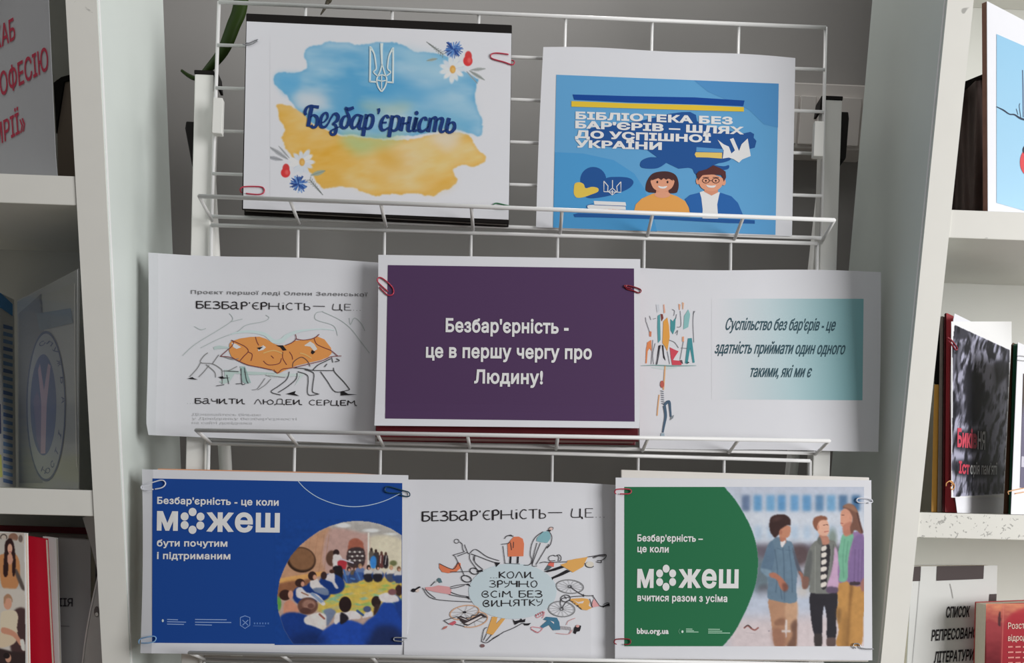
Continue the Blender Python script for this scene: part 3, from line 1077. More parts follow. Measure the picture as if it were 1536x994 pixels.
ar.poly(z([(600, 555), (760, 560), (850, 600), (880, 625), (820, 640), (740, 612), (725, 632), (668, 636), (655, 615), (625, 640), (590, 660), (540, 660), (524, 650), (530, 630), (560, 617), (598, 615), (605, 590)]), DKB, 2.1, True)
ar.poly(z([(690, 648), (720, 638), (745, 630), (775, 640), (800, 645), (850, 652), (872, 648), (870, 662), (845, 668), (800, 672), (760, 690), (738, 680), (728, 662), (700, 656)]), DKB, 2.2, True)
ar.poly(z4([(158, 168), (500, 178), (900, 186), (1200, 205), (1192, 238), (900, 228), (500, 216), (168, 200)]), (20, 66, 140), 3)
ar.poly(z4([(150, 208), (500, 222), (900, 232), (1196, 245), (1196, 272), (900, 264), (500, 252), (150, 242)]), (226, 178, 56), 3)
for body, a, b in [('БІБЛІОТЕКА БЕЗ', (175, 315), (1128, 348)), ("БАР'ЄРІВ – ШЛЯХ", (173, 370), (1196, 408)), ('ДО УСПІШНОЇ', (172, 428), (995, 458)), ('УКРАЇНИ', (172, 487), (698, 502))]:
    p = z4([a, b])
    ar.text(body, p[0], p[1], 10.2, (218, 220, 226), .05, layer=4, spacing=1.06)
ar.poly(z([(745, 577), (850, 585), (850, 598), (744, 595)]), (82, 138, 186), 3)
ar.poly(z([(742, 597), (846, 599), (845, 622), (790, 618), (744, 617), (738, 606)]), (232, 180, 96), 3.2, False)
ar.poly(z([(828, 548), (852, 566), (872, 575), (882, 602), (896, 590), (876, 546), (890, 541), (912, 592), (922, 566), (946, 543), (958, 612), (938, 620), (924, 626), (912, 638), (890, 624), (872, 618), (848, 622), (852, 590)]), (214, 216, 222), 4)
# hearts, emblem, books
ar.ell(*z([(340, 706)])[0], 19.6, 19.6, DKB, layer=2)
ar.poly(z([(330, 755), (385, 702), (430, 694), (480, 698), (498, 716), (475, 742), (410, 766), (340, 778), (310, 772)]), DKB, 2.1, True)
ar.poly(z([(264, 738), (268, 720), (285, 715), (302, 722), (310, 738), (335, 733), (358, 738), (358, 752), (330, 764), (300, 774), (275, 775), (264, 760)]), (230, 180, 78), 3, True)
zt_ = zf(820, 220, 4.042)
for pts in [[(347, 208), (347, 272), (450, 276), (450, 212)], [(347, 208), (372, 238), (370, 270)], [(450, 212), (425, 240), (428, 272)], [(399, 202), (399, 250), (375, 272), (398, 292), (422, 272), (399, 250)], [(398, 262), (398, 290)]]:
    ar.stroke(zt_(pts), 1.3, (214, 218, 224), 4, smooth=False)
ar.poly(zt_([(285, 328), (478, 336), (482, 358), (290, 352)]), (220, 220, 224), 3)
ar.poly(zt_([(245, 355), (262, 352), (478, 362), (480, 382), (250, 376)]), (214, 216, 220), 3)
ar.stroke(zt_([(290, 352), (480, 360)]), .8, DKB, 4, False)
ar.stroke(zt_([(282, 345), (246, 356), (246, 372), (262, 377)]), .8, DKB, 4)
ar.poly(zt_([(220, 378), (400, 378), (490, 386), (480, 402), (210, 394)]), (208, 136, 92), 3)
# the two people
HAIR, SKIN = (70, 44, 44), (206, 146, 118)
ar.poly(zt_([(600, 258), (608, 210), (640, 165), (690, 150), (745, 152), (785, 175), (800, 220), (795, 265), (770, 282), (640, 278), (612, 272)]), HAIR, 3, True)
ar.poly(zt_([(665, 250), (738, 250), (740, 296), (702, 312), (662, 294)]), (198, 136, 110), 4)
ar.poly(zt_([(636, 200), (690, 190), (766, 200), (772, 222), (752, 255), (702, 272), (655, 258), (634, 225)]), SKIN, 5, True)
ar.poly(zt_([(634, 205), (660, 178), (700, 168), (750, 180), (768, 208), (740, 192), (725, 200), (710, 190), (695, 202), (678, 190), (655, 198)]), HAIR, 6)
ar.poly(zt_([(527, 402), (540, 350), (575, 315), (640, 285), (665, 280), (700, 300), (738, 282), (790, 300), (840, 330), (862, 370), (872, 425), (700, 418)]), (222, 150, 80), 3.6)
ar.ell(*zt_([(702, 290)])[0], 12, 5, SKIN, layer=4.4)
for x in (671, 733):
    ar.ell(*zt_([(x, 214)])[0], 1.4, 1.9, (48, 36, 40), layer=6)
ar.poly(zt_([(676, 237), (702, 242), (730, 238), (718, 252), (688, 251)]), (224, 220, 218), 6, True)
ar.poly(zt_([(838, 318), (870, 292), (935, 276), (1060, 280), (1120, 300), (1160, 340), (1190, 412), (870, 405), (862, 360)]), (40, 92, 156), 3.3)
ar.poly(zt_([(928, 276), (950, 268), (1050, 276), (1044, 300), (1034, 350), (1040, 436), (944, 434), (946, 380), (938, 310)]), (218, 218, 222), 4)
ar.poly(zt_([(958, 240), (1036, 246), (1040, 276), (1000, 296), (955, 272)]), (198, 136, 110), 5)
ar.ell(*zt_([(918, 208)])[0], 3, 5, SKIN, layer=5)
ar.ell(*zt_([(1074, 214)])[0], 3, 5, SKIN, layer=5)
ar.poly(zt_([(924, 185), (990, 165), (1066, 190), (1070, 220), (1045, 256), (996, 270), (945, 254), (924, 222)]), SKIN, 6, True)
ar.poly(zt_([(918, 205), (908, 165), (925, 148), (975, 135), (1010, 112), (1050, 128), (1085, 150), (1088, 185), (1074, 212), (1062, 172), (1000, 168), (945, 172), (930, 190)]), (82, 46, 46), 7)
for x in (966, 1026):
    ar.ring(*zt_([(x, 205)])[0], 5.2, 3.6, .9, (72, 44, 44), layer=8)
    ar.ell(*zt_([(x, 206)])[0], 1.2, 1.4, (48, 36, 40), layer=8)
    ar.stroke(zt_([(x - 18, 186), (x + 18, 186)]), 1, (72, 44, 44), 8, False)
ar.stroke(zt_([(985, 205), (1006, 206)]), .9, (72, 44, 44), 8, False)
ar.poly(zt_([(968, 232), (998, 236), (1026, 234), (1014, 247), (982, 246)]), (226, 222, 220), 8, True)
ar.poly(zt_([(162, 410), (190, 402), (500, 412), (870, 430), (1190, 440), (1262, 446), (1262, 466), (1100, 462), (700, 440), (300, 428), (170, 426)]), (36, 84, 146), 3.1)
ar.build('library_print', poster)

# ------------------------------------------------------------------ middle row, left: the heart drawing
lb = lambda x, y: .0012 * np.sin((x - 220) / 350 * math.pi) - .003 * np.clip((250 - x) / 35, 0, 1) ** 2.5
lp3 = lean_plane(655, -.0005, 385, .004, x=400, bump=lb)
Q = [(222.5, 378.5), (571, 393), (562.6, 666.5), (219.5, 652)]
poster = sheet('poster', lp3, Q, PAPER, 'white sheet with orange heart carried by line-drawn people, partly behind the purple poster', 'poster',
               wave=lambda u, v: (1.5 * np.sin(v * math.pi * 1.2) * (1 - u) + 4.0 * np.clip((v - .93) / .07, 0, 1) * np.clip((.05 - u) / .05, 0, 1), 1.6 * np.sin(u * math.pi * 2.2) * (1 - v)))
ar = Art(lp3, .0003)
a = zf(270, 420, 5.12)
b = zf(270, 520, 5.12)
GR, PL = (128, 128, 128), (168, 176, 176)
p = a([(84, 104), (1440, 124)])
ar.text('Проєкт першої леді Олени Зеленської', p[0], p[1], 5.4, (110, 110, 112), .012, spacing=1.1)
p = a([(120, 214), (1010, 230)])
ar.hand("БЕЗБАР'ЄРНІСТЬ", p[0], p[1], 10, 1.5, INK)
p = a([(1010, 222), (1400, 234)])
ar.hand('— ЦЕ...', p[0], p[1], 9, 1.1, (66, 64, 66))
p = b([(50, 436), (115, 436)])
ar.hand('...', p[0], p[1], 7, 1.0, GR)
p = b([(112, 434), (505, 438)])
ar.hand('БАЧИТИ', p[0], p[1], 7.4, 1.35, INK)
p = b([(570, 440), (945, 444)])
ar.hand('ЛЮДЕЙ', p[0], p[1], 7.4, 1.3, INK)
p = b([(990, 446), (1362, 450)])
ar.hand('СЕРЦЕМ', p[0], p[1], 7.4, 1.3, INK)
for body, y, x1 in [('Дізнавайтесь більше', 526, 625), ("у Довіднику безбар'єрності", 558, 900), ('на сайті довідника', 590, 555)]:
    p = b([(95, y), (x1, y + 4)])
    ar.text(body, p[0], p[1], 3.6, (186, 187, 189), .012)
# big pale hands behind
for pts in [[(380, 255), (405, 290), (390, 320), (300, 380), (120, 490), (20, 580)], [(390, 320), (480, 298)], [(660, 268), (685, 290), (640, 318), (510, 345), (440, 395), (300, 450), (160, 520)], [(1100, 240), (1050, 250), (1035, 285), (1060, 310), (1180, 350), (1210, 425)], [(1090, 240), (1220, 300), (1310, 370), (1380, 460), (1455, 560)], [(1300, 290), (1310, 340), (1340, 290), (1390, 330), (1420, 390)], [(110, 355), (160, 380), (200, 370)]]:
    ar.stroke(a(pts), 1.0, PL, 1)
ar.stroke(a([(380, 420), (450, 400), (540, 395), (650, 415), (720, 470), (780, 465), (820, 430), (900, 395), (1000, 380), (1100, 375), (1190, 385)]), [1, 3, 4, 5, 6, 7, 6, 4, 2, 1.5, 1], (190, 206, 206), 1)
ar.stroke(a([(260, 525), (300, 515), (380, 520)]), [4, 5, 2], (176, 192, 190), 1)
ar.poly(b([(340, 175), (460, 185), (740, 200), (720, 212), (560, 215), (420, 205), (380, 270), (330, 285), (300, 268), (345, 240)]), (176, 194, 190), 1)
ar.poly(b([(460, 150), (500, 150), (545, 275), (510, 285), (480, 270)]), (150, 176, 172), 1)
ar.poly(b([(640, 205), (960, 205), (880, 300), (920, 225), (700, 235)]), (190, 202, 200), 1)
OR = (212, 142, 80)
heart = [(380, 490), (395, 470), (460, 448), (540, 436), (610, 434), (660, 450), (720, 488), (770, 505), (830, 495), (880, 465), (960, 460), (1010, 450), (1050, 430), (1110, 455), (1160, 520), (1165, 560), (1140, 590), (1085, 612), (1000, 632), (900, 655), (800, 695), (750, 720), (710, 690), (600, 665), (520, 650), (440, 615), (395, 585), (378, 545)]
ar.poly(a(heart), OR, 3)
ar.poly(a([(395, 480), (430, 490), (470, 515), (435, 528), (410, 515)]), (206, 206, 208), 4)
ar.poly(a([(600, 545), (600, 525), (640, 500), (660, 515), (640, 535)]), (208, 208, 210), 4)
ar.poly(a([(955, 500), (1000, 470), (1030, 490), (1055, 530), (1030, 545), (1000, 510), (960, 505)]), (204, 200, 196), 4)
ar.poly(a([(590, 520), (640, 510), (610, 535)]), INK, 5)
ar.poly(a([(735, 500), (790, 500), (820, 538), (790, 542), (770, 515)]), INK, 5)
ar.poly(a([(1005, 560), (1012, 535), (1040, 550), (1020, 570)]), INK, 5)
ar.stroke(a([(640, 560), (720, 540), (790, 565)]), 1.6, (222, 172, 110), 5)
ar.stroke(a([(920, 560), (960, 570), (1010, 600)]), 1.6, (222, 172, 110), 5)
MR = (120, 62, 62)
for pts in [[(395, 460), (412, 478), (395, 510), (350, 550), (310, 585)], [(310, 585), (380, 590), (440, 615), (520, 650), (620, 670), (710, 690)], [(395, 460), (450, 485), (500, 510), (525, 545), (490, 585), (460, 620)], [(580, 435), (590, 470), (605, 500)], [(520, 550), (555, 570), (545, 620)], [(887, 415), (892, 450), (860, 480), (810, 500)], [(892, 450), (950, 460), (1030, 445), (1070, 415)], [(1030, 445), (1050, 490), (1110, 520), (1160, 540), (1210, 580)], [(790, 550), (790, 600), (820, 650)], [(840, 550), (860, 580), (865, 610)], [(640, 620), (680, 650), (760, 640), (780, 600)], [(700, 580), (720, 600)]]:
    ar.stroke(a(pts), 1.1, MR, 5)
ar.stroke(b([(720, 175), (750, 200), (790, 170), (870, 160), (1000, 130), (1100, 105), (1165, 75), (1240, 70)]), 1.1, MR, 5)
ar.stroke(b([(865, 155), (870, 120), (905, 90), (940, 80), (980, 110), (1000, 150)]), 1.1, (90, 70, 70), 5)
DG = (74, 74, 76)
for pts in [[(215, 45), (180, 75), (160, 120), (250, 130), (310, 165), (325, 190), (325, 285)], [(160, 120), (130, 170), (75, 230)], [(225, 140), (190, 185), (145, 232)], [(200, 135), (265, 190), (275, 235)], [(250, 130), (300, 60)], [(320, 70), (400, 95), (450, 90)], [(440, 150), (380, 180), (330, 185)], [(340, 185), (450, 190)], [(360, 215), (375, 285)], [(280, 300), (340, 290)], [(430, 285), (480, 280)], [(495, 160), (510, 250), (525, 280)], [(470, 165), (475, 280), (500, 285)]]:
    ar.stroke(b(pts), 1.1, GR if pts[0][1] < 160 else DG, 4)
for pts in [[(840, 190), (820, 250), (760, 300), (700, 345), (775, 370)], [(900, 200), (890, 250), (820, 310), (755, 350)], [(905, 190), (975, 215), (985, 260), (985, 365), (1070, 362)], [(960, 175), (1010, 190), (1030, 215), (1020, 300), (1020, 345), (1060, 360)], [(870, 160), (960, 168), (1020, 180), (1180, 182)], [(1020, 180), (1060, 140), (1120, 110), (1160, 90)], [(1080, 190), (1130, 260), (1195, 345), (1300, 330)], [(1180, 160), (1190, 195), (1260, 270), (1305, 328)], [(1130, 130), (1110, 155)], [(1165, 80), (1175, 120)], [(1200, 90), (1225, 105), (1190, 115)], [(660, 220), (720, 225), (810, 235)], [(655, 240), (620, 290), (590, 325), (555, 330)], [(700, 245), (660, 290), (600, 330)]]:
    ar.stroke(b(pts), 1.25 if pts[0][0] > 800 else .9, DG if pts[0][0] > 800 else GR, 4)
for pts in [[(55, 245), (95, 232), (110, 242), (140, 252)], [(295, 232), (330, 225), (335, 235), (385, 238), (320, 245)], [(815, 362), (890, 338), (880, 358), (918, 378)], [(1235, 342), (1252, 338), (1290, 360), (1362, 366), (1235, 374)]]:
    ar.poly(b(pts), (32, 30, 32), 5)
ar.build('heart_drawing', poster)

# ------------------------------------------------------------------ middle row, right: the crowd drawing
rb = lambda x, y: .0012 * np.sin((x - 950) / 370 * math.pi) - .0055 * np.clip((x - 1270) / 50, 0, 1) ** 2
rp = lean_plane(672, -.001, 405, .004, x=1130, bump=rb)
Q = [(956.5, 401.5), (1321.5, 408), (1317.5, 677), (959.6, 672)]
poster = sheet('poster', rp, Q, PAPER, 'white sheet with teal text panel and drawn crowd, right of the purple poster', 'poster', nx=32,
               wave=lambda u, v: (0 * u + 1.2 * np.sin(v * math.pi) * u, (1 - v) * 1.8 * np.sin(u * math.pi * 2) + v * .5 * np.sin(u * math.pi * 2.5)))
ar = Art(rp, .00012)


def teal(u, v):
    t = np.clip((u - .02) / .98, 0, 1) ** 1.15
    return np.array((203.2, 204.1, 208.7)) * (1 - t) + np.array((120, 168, 174.)) * t


z8 = zf(1060, 440, 5.522)
ar.grid(z8([(40, 42), (1300, 44), (1290, 884), (40, 876)]), 40, 16, teal, 0)
DT = (52, 78, 88)
for body, p0, p1 in [("Суспільство без бар'єрів - це", (150, 300), (1058, 306)), ('здатність приймати один одного', (65, 495), (1138, 502)), ('такими, які ми є', (352, 690), (860, 692))]:
    q = z8([p0, p1])
    ar.text(body, q[0], q[1], 17.5, DT, .012, slant=.24)
zc = zf(960, 430, 4.142)
for pts, col in [
    ([(110, 180), (125, 170), (128, 330), (112, 350), (108, 250)], (84, 146, 152)), ([(145, 215), (170, 190), (180, 240), (185, 310), (170, 400), (155, 370), (140, 350)], (222, 150, 74)),
    ([(190, 200), (205, 215), (222, 190), (218, 260), (205, 295), (190, 270)], (70, 138, 144)), ([(275, 180), (300, 140), (312, 170), (300, 250), (270, 265)], (130, 176, 176)),
    ([(298, 320), (322, 318), (340, 470), (328, 472), (312, 380), (296, 475), (280, 475)], (66, 134, 142)), ([(185, 375), (215, 390), (240, 400), (220, 430), (205, 455), (258, 460), (258, 486), (200, 486), (192, 440)], (192, 72, 86)),
    ([(45, 345), (70, 330), (72, 400), (60, 380), (48, 400), (42, 475), (34, 475), (38, 390)], (206, 128, 84)), ([(100, 110), (118, 110), (122, 150), (106, 160)], (190, 194, 200)),
    ([(145, 110), (152, 108), (158, 160), (148, 165)], (214, 160, 140)), ([(57, 275), (72, 278), (70, 310), (58, 308)], (190, 120, 92)), ([(115, 365), (128, 362), (120, 420), (108, 480), (100, 485)], (52, 52, 58)),
    ([(136, 360), (146, 365), (150, 420), (160, 460), (145, 440)], (48, 46, 52)), ([(262, 310), (274, 308), (274, 340), (262, 340)], (214, 150, 120)), ([(240, 105), (252, 110), (248, 145), (242, 140)], (206, 156, 130)), ([(262, 95), (274, 100), (270, 140), (264, 138)], (206, 166, 140)),
    ([(128, 168), (142, 170), (146, 195), (134, 215)], (120, 62, 58)), ([(290, 460), (308, 470), (290, 480)], (44, 46, 54)), ([(245, 455), (262, 455), (268, 480), (252, 470)], (100, 74, 80)),
]:
    ar.poly(zc(pts), col, 2)
for pts in [[(35, 190), (38, 220)], [(60, 180), (68, 205)], [(82, 200), (100, 195)], [(40, 220), (60, 280)], [(80, 330), (70, 480)], [(95, 350), (80, 420), (85, 480)], [(130, 360), (100, 480)], [(170, 400), (185, 480)], [(250, 150), (255, 240), (230, 250)], [(270, 340), (250, 450)], [(255, 380), (295, 382)], [(335, 150), (330, 220), (335, 345)], [(180, 330), (215, 345), (240, 380)], [(200, 140), (215, 150), (210, 180)], [(220, 290), (235, 270), (230, 300)], [(330, 170), (342, 150)], [(228, 170), (222, 200)]]:
    ar.stroke(zc(pts), .8, (110, 112, 118), 3)
ar.stroke(zc([(5, 490), (100, 487), (200, 491), (350, 489)]), [.5, 1.6, 2, .6], (120, 150, 148), 3)
ar.stroke(zc([(70, 500), (150, 505), (230, 500)]), [1, 5, 1], (190, 200, 200), 1)
ar.stroke(zc([(156, 490), (152, 560), (146, 640)]), 2.0, (206, 160, 118), 3)
ar.ell(*zc([(138, 605)])[0], 3, 5.4, (176, 92, 82), layer=4)
ar.stroke(zc([(120, 670), (112, 740), (107, 800)]), 1.7, (206, 160, 118), 3)
for k in range(7):
    y = 645 + k * 13
    ar.stroke(zc([(128 + k, y), (148 + k * .8, y + 6)]), .9, (84, 92, 104), 4, False)
ar.stroke(zc([(152, 738), (160, 800), (150, 860), (142, 905)]), [4.4, 4, 3, 2.4], (72, 92, 112), 4)
ar.stroke(zc([(150, 735), (180, 712), (188, 760), (192, 808)]), [4, 4, 3, 2.4], (72, 92, 112), 4)
ar.poly(zc([(186, 830), (192, 808), (212, 795), (206, 815)]), (120, 128, 134), 5)
ar.poly(zc([(128, 930), (132, 908), (152, 910), (152, 928)]), (150, 168, 180), 5)
ar.build('crowd_drawing', poster)

# ------------------------------------------------------------------ middle row, centre: the purple poster on its maroon folder
mp = lean_plane(665, .0245, 390, .0245, x=768)
mf = empty('folder', mp.at([(760, 668)])[0] - mp.n * .008, 'dark maroon folder in the middle pocket, seen under the purple poster', 'folder')
MAR = mat('maroon_cover', (78, 22, 28), .72, .4, .35, 45)
quad_box('front_cover', mp, [(572, 396), (955, 402), (958.5, 662), (563, 655)], .0022, MAR, parent=mf)
quad_box('page_block', sub_plane(mp, -.0024), [(576, 398), (950, 404), (953, 660), (571, 654.5)], .0175, mat('folder_pages', (150, 120, 118), .8, .7, .15, 260), .0004, mf)
quad_box('back_cover', sub_plane(mp, -.0202), [(573, 397), (953, 403), (953.5, 667.5), (566, 661.5)], .0022, MAR, parent=mf)
pb = lambda x, y: .0018 * np.sin((x - 560) / 400 * math.pi) + .0045 * np.clip((y - 600) / 40, 0, 1) ** 2 + .002 * np.clip((y - 430) / 200, 0, 1)
pp = sub_plane(mp, .0009, pb)
Q = [(567.5, 382), (960.5, 388.5), (959, 642), (561.5, 638)]
poster = sheet('poster', pp, Q, PAPER, 'purple poster with white lettering and white border, at the centre of the rack', 'poster',
               wave=lambda u, v: (2.2 * np.sin(v * math.pi) * (1 - u) * .8 + 0 * u, 0 * u))
ar = Art(pp, .0003)
zp = zf(540, 370, 3.1068)
PUR = (74, 52, 84)
ar.grid(zp([(130, 85), (1277, 101), (1280, 814), (117, 800)]), 32, 20, PUR, 0)
ar.build('purple_print', poster)
ar = Art(pp, .0005)
for body, p0, p1 in [("Безбар'єрність -", (399, 395), (972, 403)), ('це в першу чергу про', (307, 514), (1080, 522)), ('Людину!', (532, 634), (852, 638))]:
    q = zp([p0, p1])
    ar.text(body, q[0], q[1], 19.5, (222, 214, 226), .032, spacing=1.05)
ar.build('lettering', poster)
clip('paper_clip', pp, [(569, 430.5), (577, 438.5), (582, 442.5), (588, 442), (590.5, 437.5), (588, 430), (577, 419.5), (570, 416), (566, 418.5), (567, 423), (574, 430), (582, 437)], RED, 'red paper clip at the left edge of the purple poster', PC)
clip('paper_clip', pp, [(940, 428), (938.5, 431.5), (942, 434), (950, 436), (958, 439), (961.5, 437), (960.5, 434), (955, 431.5, .0014), (944, 428.5), (937, 428.2), (938, 430.5, .002), (948, 432.5, .002)], DRED, 'dark red paper clip at the right edge of the purple poster', PC)

# ------------------------------------------------------------------ bottom row, left: the blue poster on a book
qp = lean_plane(980, .0182, 710, .0205, x=410)
bk = empty('book', qp.at([(410, 975)])[0] - qp.n * .012, 'thick book with orange cover edge standing behind the blue poster', 'book')
OC = mat('orange_book_cover', (196, 140, 104), .72, .4, .1, 30)
quad_box('front_cover', qp, [(222, 705.5), (603, 716.5), (603, 978), (219, 976)], .002, mat('book_front_dark', (70, 44, 34), .72, .4, .2, 30), parent=bk)
quad_box('page_block', sub_plane(qp, -.0022), [(226, 705), (599, 716), (599, 975), (223, 973)], .016, mat('book_pages', (196, 186, 170), .8, .7, .08, 260), .0004, bk)
quad_box('back_cover', sub_plane(qp, -.0184), [(236, 702.2), (520, 708.4), (598, 713), (598, 976), (226, 974)], .002, OC, parent=bk)
qb = lambda x, y: .0012 * np.sin((x - 210) / 400 * math.pi) + .0022 * np.clip((930 - abs(y - 845) - 800) / 60, 0, 1) - .003 * np.clip((222 - x) / 12, 0, 1)
bpn = sub_plane(qp, .0016, qb)
Q = [(213, 703.5), (612.5, 712.5), (611, 984), (210.5, 979.3)]
poster = sheet('poster', bpn, Q, PAPER, 'blue poster with white lettering and round photo of seated children', 'poster',
               wave=lambda u, v: (3.0 * np.sin(v * math.pi) * (1 - u) * .8, 0 * u))
BLU = (26, 66, 138)
zb = zf(200, 680, 3.1653)
ar = Art(bpn, .00015)
ar.grid(zb([(91, 118), (1277, 140), (1275, 908), (89, 898)]), 32, 20, BLU, 0)
ar.build('blue_print', poster)
ar = Art(bpn, .0002)
ar.stroke(zb([(783, 132), (820, 170), (880, 210), (960, 240), (1040, 252), (1120, 245), (1200, 222), (1277, 184)]), 1.1, (170, 190, 222), 2)
ar.build('white_arc', poster)
ar = Art(bpn, .0002)
zt = zf(220, 700, 6.2143)
WT = (216, 218, 226)
for body, p0, p1, cap, bold in [("Безбар'єрність - це коли", (98, 342), (1230, 360), 9.8, .031), ('бути почутим', (95, 738), (752, 742), 9.6, .030), ('і підтриманим', (95, 856), (780, 860), 9.6, .030)]:
    q = zt([p0, p1])
    ar.text(body, q[0], q[1], cap, WT, bold, spacing=1.06)
    if cap == 9.8:
        ar.build('heading_lettering', poster)
        ar = Art(bpn, .0002)


def mozhesh(ar, z, parts, dots, rx, ry, cap, col):
    for body, p0, p1 in parts:
        q = z([p0, p1])
        ar.text(body, q[0], q[1], cap, col, .034, spacing=1.07)
    for p in dots:
        c = z([p])[0]
        ar.ell(c[0], c[1], rx, ry, col, layer=3)


# x-height letters: cap height scaled so that the small letters fill the band
ar.build('lettering', poster)
ar = Art(bpn, .0002)
mozhesh(ar, zt, [('м', (94, 583), (290, 586)), ('жеш', (555, 594), (1240, 602))],
        [(428, 420), (354, 462), (502, 464), (354, 542), (500, 546), (427, 586)], 6.0, 6.2, 35, WT)
ar.build('logo_lettering', poster)
ar = Art(bpn, .0002)
for k, (x, y, w) in enumerate([(160, 787, 52), (160, 798, 90), (160, 809, 80), (293, 787, 150), (293, 800, 172), (293, 812, 80)]):
    q = zb([(x, y), (x + w, y + 2)])
    ar.stroke([q[0], q[1]], 1.3, (132, 156, 200), 2, False)
ar.ell(*zb([(140, 793)])[0], 1.5, 2.2, (190, 204, 228), layer=2)
for pts in [[(508, 778), (530, 770), (553, 778), (553, 815), (530, 830), (508, 815), (508, 778)], [(518, 790), (545, 815)], [(545, 790), (518, 815)]]:
    ar.stroke(zb(pts), 1.2, (120, 150, 204), 2, False)
for k in range(6):
    c0 = zb([(572 + k * 13, 806)])[0]
    ar.stroke([c0, (c0[0] + 2.2, c0[1])], 2.6, (84, 120, 184), 2, False)
ar.stroke(zb([(568, 818), (625, 819)]), 1.0, (78, 112, 176), 2, False)
ar.build('footer_logos', poster)

cv = Canvas(bpn, 412, 778, 602.8, 967.3, .75, BLU, eps=.00022)
w = zf(405, 770, 4.7333)


def disc(cv, cx, cy, r):
    d = np.hypot(cv.X - cx, cv.Y - cy) - r
    return np.clip(.5 - d / 1.0, 0, 1)


qx = w([(600, 560)])[0]
th = [(940, 158), (860, 108), (780, 76), (700, 58), (610, 52), (520, 62), (430, 88), (350, 124), (280, 172), (215, 225), (150, 300), (105, 380), (70, 470), (55, 560), (52, 620), (60, 700), (80, 760), (100, 820), (135, 880), (165, 922), (936, 934)]
cv.mask = blur(cv.inpoly(w(th)), .6)
P_ = lambda pts, col, soft=.6, al=1.0, sm=True: cv.poly(w(pts), col, soft, al, sm)
E_ = lambda x, y, rx, ry, col, soft=.6, rot=0., al=1.: cv.ell(405 + x / 4.7333, 770 + y / 4.7333, rx / 4.7333, ry / 4.7333, col, soft, rot, al)
L_ = lambda pts, wd, col, soft=.5, al=1.: cv.line(w(pts), wd / 4.7333, col, soft, al)
P_([(0, 0), (994, 0), (994, 994), (0, 994)], (176, 150, 138), 0, 1, False)
P_([(200, 40), (994, 40), (994, 230), (700, 170), (640, 140), (430, 100), (330, 140)], (186, 182, 176), 3)
P_([(420, 88), (700, 60), (940, 150), (940, 190), (700, 150)], (160, 156, 152), 3, .8)
E_(518, 84, 46, 16, (222, 226, 226), 1.5)
E_(720, 120, 46, 12, (220, 226, 226), 1.5)
E_(858, 146, 34, 9, (214, 218, 216), 1.5)
P_([(705, 170), (940, 190), (940, 420), (705, 380)], (204, 196, 174), 2)
P_([(200, 230), (340, 130), (430, 110), (400, 420), (60, 480), (100, 380)], (182, 140, 112), 2)
P_([(420, 118), (660, 140), (695, 150), (690, 400), (395, 410)], (178, 146, 138), 2)
L_([(700, 140), (698, 380)], 12, (216, 210, 200), .8)
for x in (250, 300, 345, 380):
    L_([(x + 40, 150), (x, 430)], 5, (166, 122, 96), .8, .6)
E_(222, 328, 104, 90, (54, 38, 30), 1.0, .25)
E_(226, 322, 92, 78, (128, 92, 66), 1.5, .25)
P_([(70, 462), (240, 432), (372, 412), (372, 436), (240, 470), (72, 498)], (212, 158, 96), .8)
P_([(60, 500), (240, 470), (300, 470), (280, 560), (60, 600)], (138, 92, 66), 1.5)
E_(440, 318, 42, 56, (92, 66, 54), 1)
P_([(556, 370), (556, 220), (575, 185), (610, 174), (645, 190), (664, 225), (664, 370)], (156, 92, 74), .8)
P_([(556, 255), (664, 250), (664, 370), (556, 372)], (62, 50, 52), .8)
for yy in (270, 300, 330):
    for xx in range(566, 660, 18):
        E_(xx, yy + (xx % 5), 9, 7, [(196, 190, 186), (120, 66, 62), (90, 84, 84), (170, 140, 130)][(xx + yy) % 4], .8)
# the carpet
P_([(330, 680), (420, 560), (500, 500), (700, 460), (940, 480), (940, 720), (700, 720), (470, 720)], (196, 172, 84), 2)
rr = random.Random(4)
for k in range(95):
    x, y = rr.uniform(390, 930), rr.uniform(470, 720)
    s = rr.uniform(26, 52) * (.5 + (y - 440) / 300)
    P_([(x - s, y), (x + s * .2, y - s * .32), (x + s, y), (x - s * .2, y + s * .32)], rr.choice([(206, 168, 74), (214, 180, 92), (132, 172, 96), (104, 172, 142), (170, 168, 124), (186, 176, 88), (120, 178, 160), (216, 176, 70)]), .8, .75, False)
# group standing at the back
for x, y, h, col, top in [(738, 330, 60, (74, 132, 196), (60, 44, 40)), (765, 320, 80, (54, 46, 46), (70, 50, 44)), (792, 315, 90, (96, 58, 56), (90, 62, 54)), (822, 320, 86, (44, 38, 42), (80, 60, 52)), (720, 290, 60, (92, 84, 76), (60, 50, 44)), (752, 300, 60, (60, 56, 58), (60, 44, 40))]:
    P_([(x - 14, y - 20), (x + 14, y - 20), (x + 16, y + h * .7), (x - 16, y + h * .7)], col, .7)
    E_(x, y - 34, 9, 13, top, .7)
L_([(788, 300), (784, 350)], 5, (208, 200, 196), .6)
L_([(826, 300), (818, 360)], 4, (200, 196, 196), .6)
P_([(712, 320), (740, 300), (756, 330), (748, 385), (716, 380)], (58, 126, 196), .8)
E_(875, 352, 26, 20, (104, 108, 72), 1.2)
# teacher with the book
E_(470, 278, 22, 24, (46, 32, 32), .8)
P_([(448, 300), (475, 290), (505, 300), (512, 345), (500, 380), (450, 378)], (206, 200, 198), .7)
P_([(480, 340), (515, 330), (545, 345), (530, 400), (485, 372)], (170, 52, 62), .7)
P_([(448, 378), (505, 372), (520, 430), (512, 490), (470, 492), (452, 430)], (34, 30, 34), .7)
L_([(500, 320), (560, 340), (590, 350)], 10, (192, 186, 196), .7)
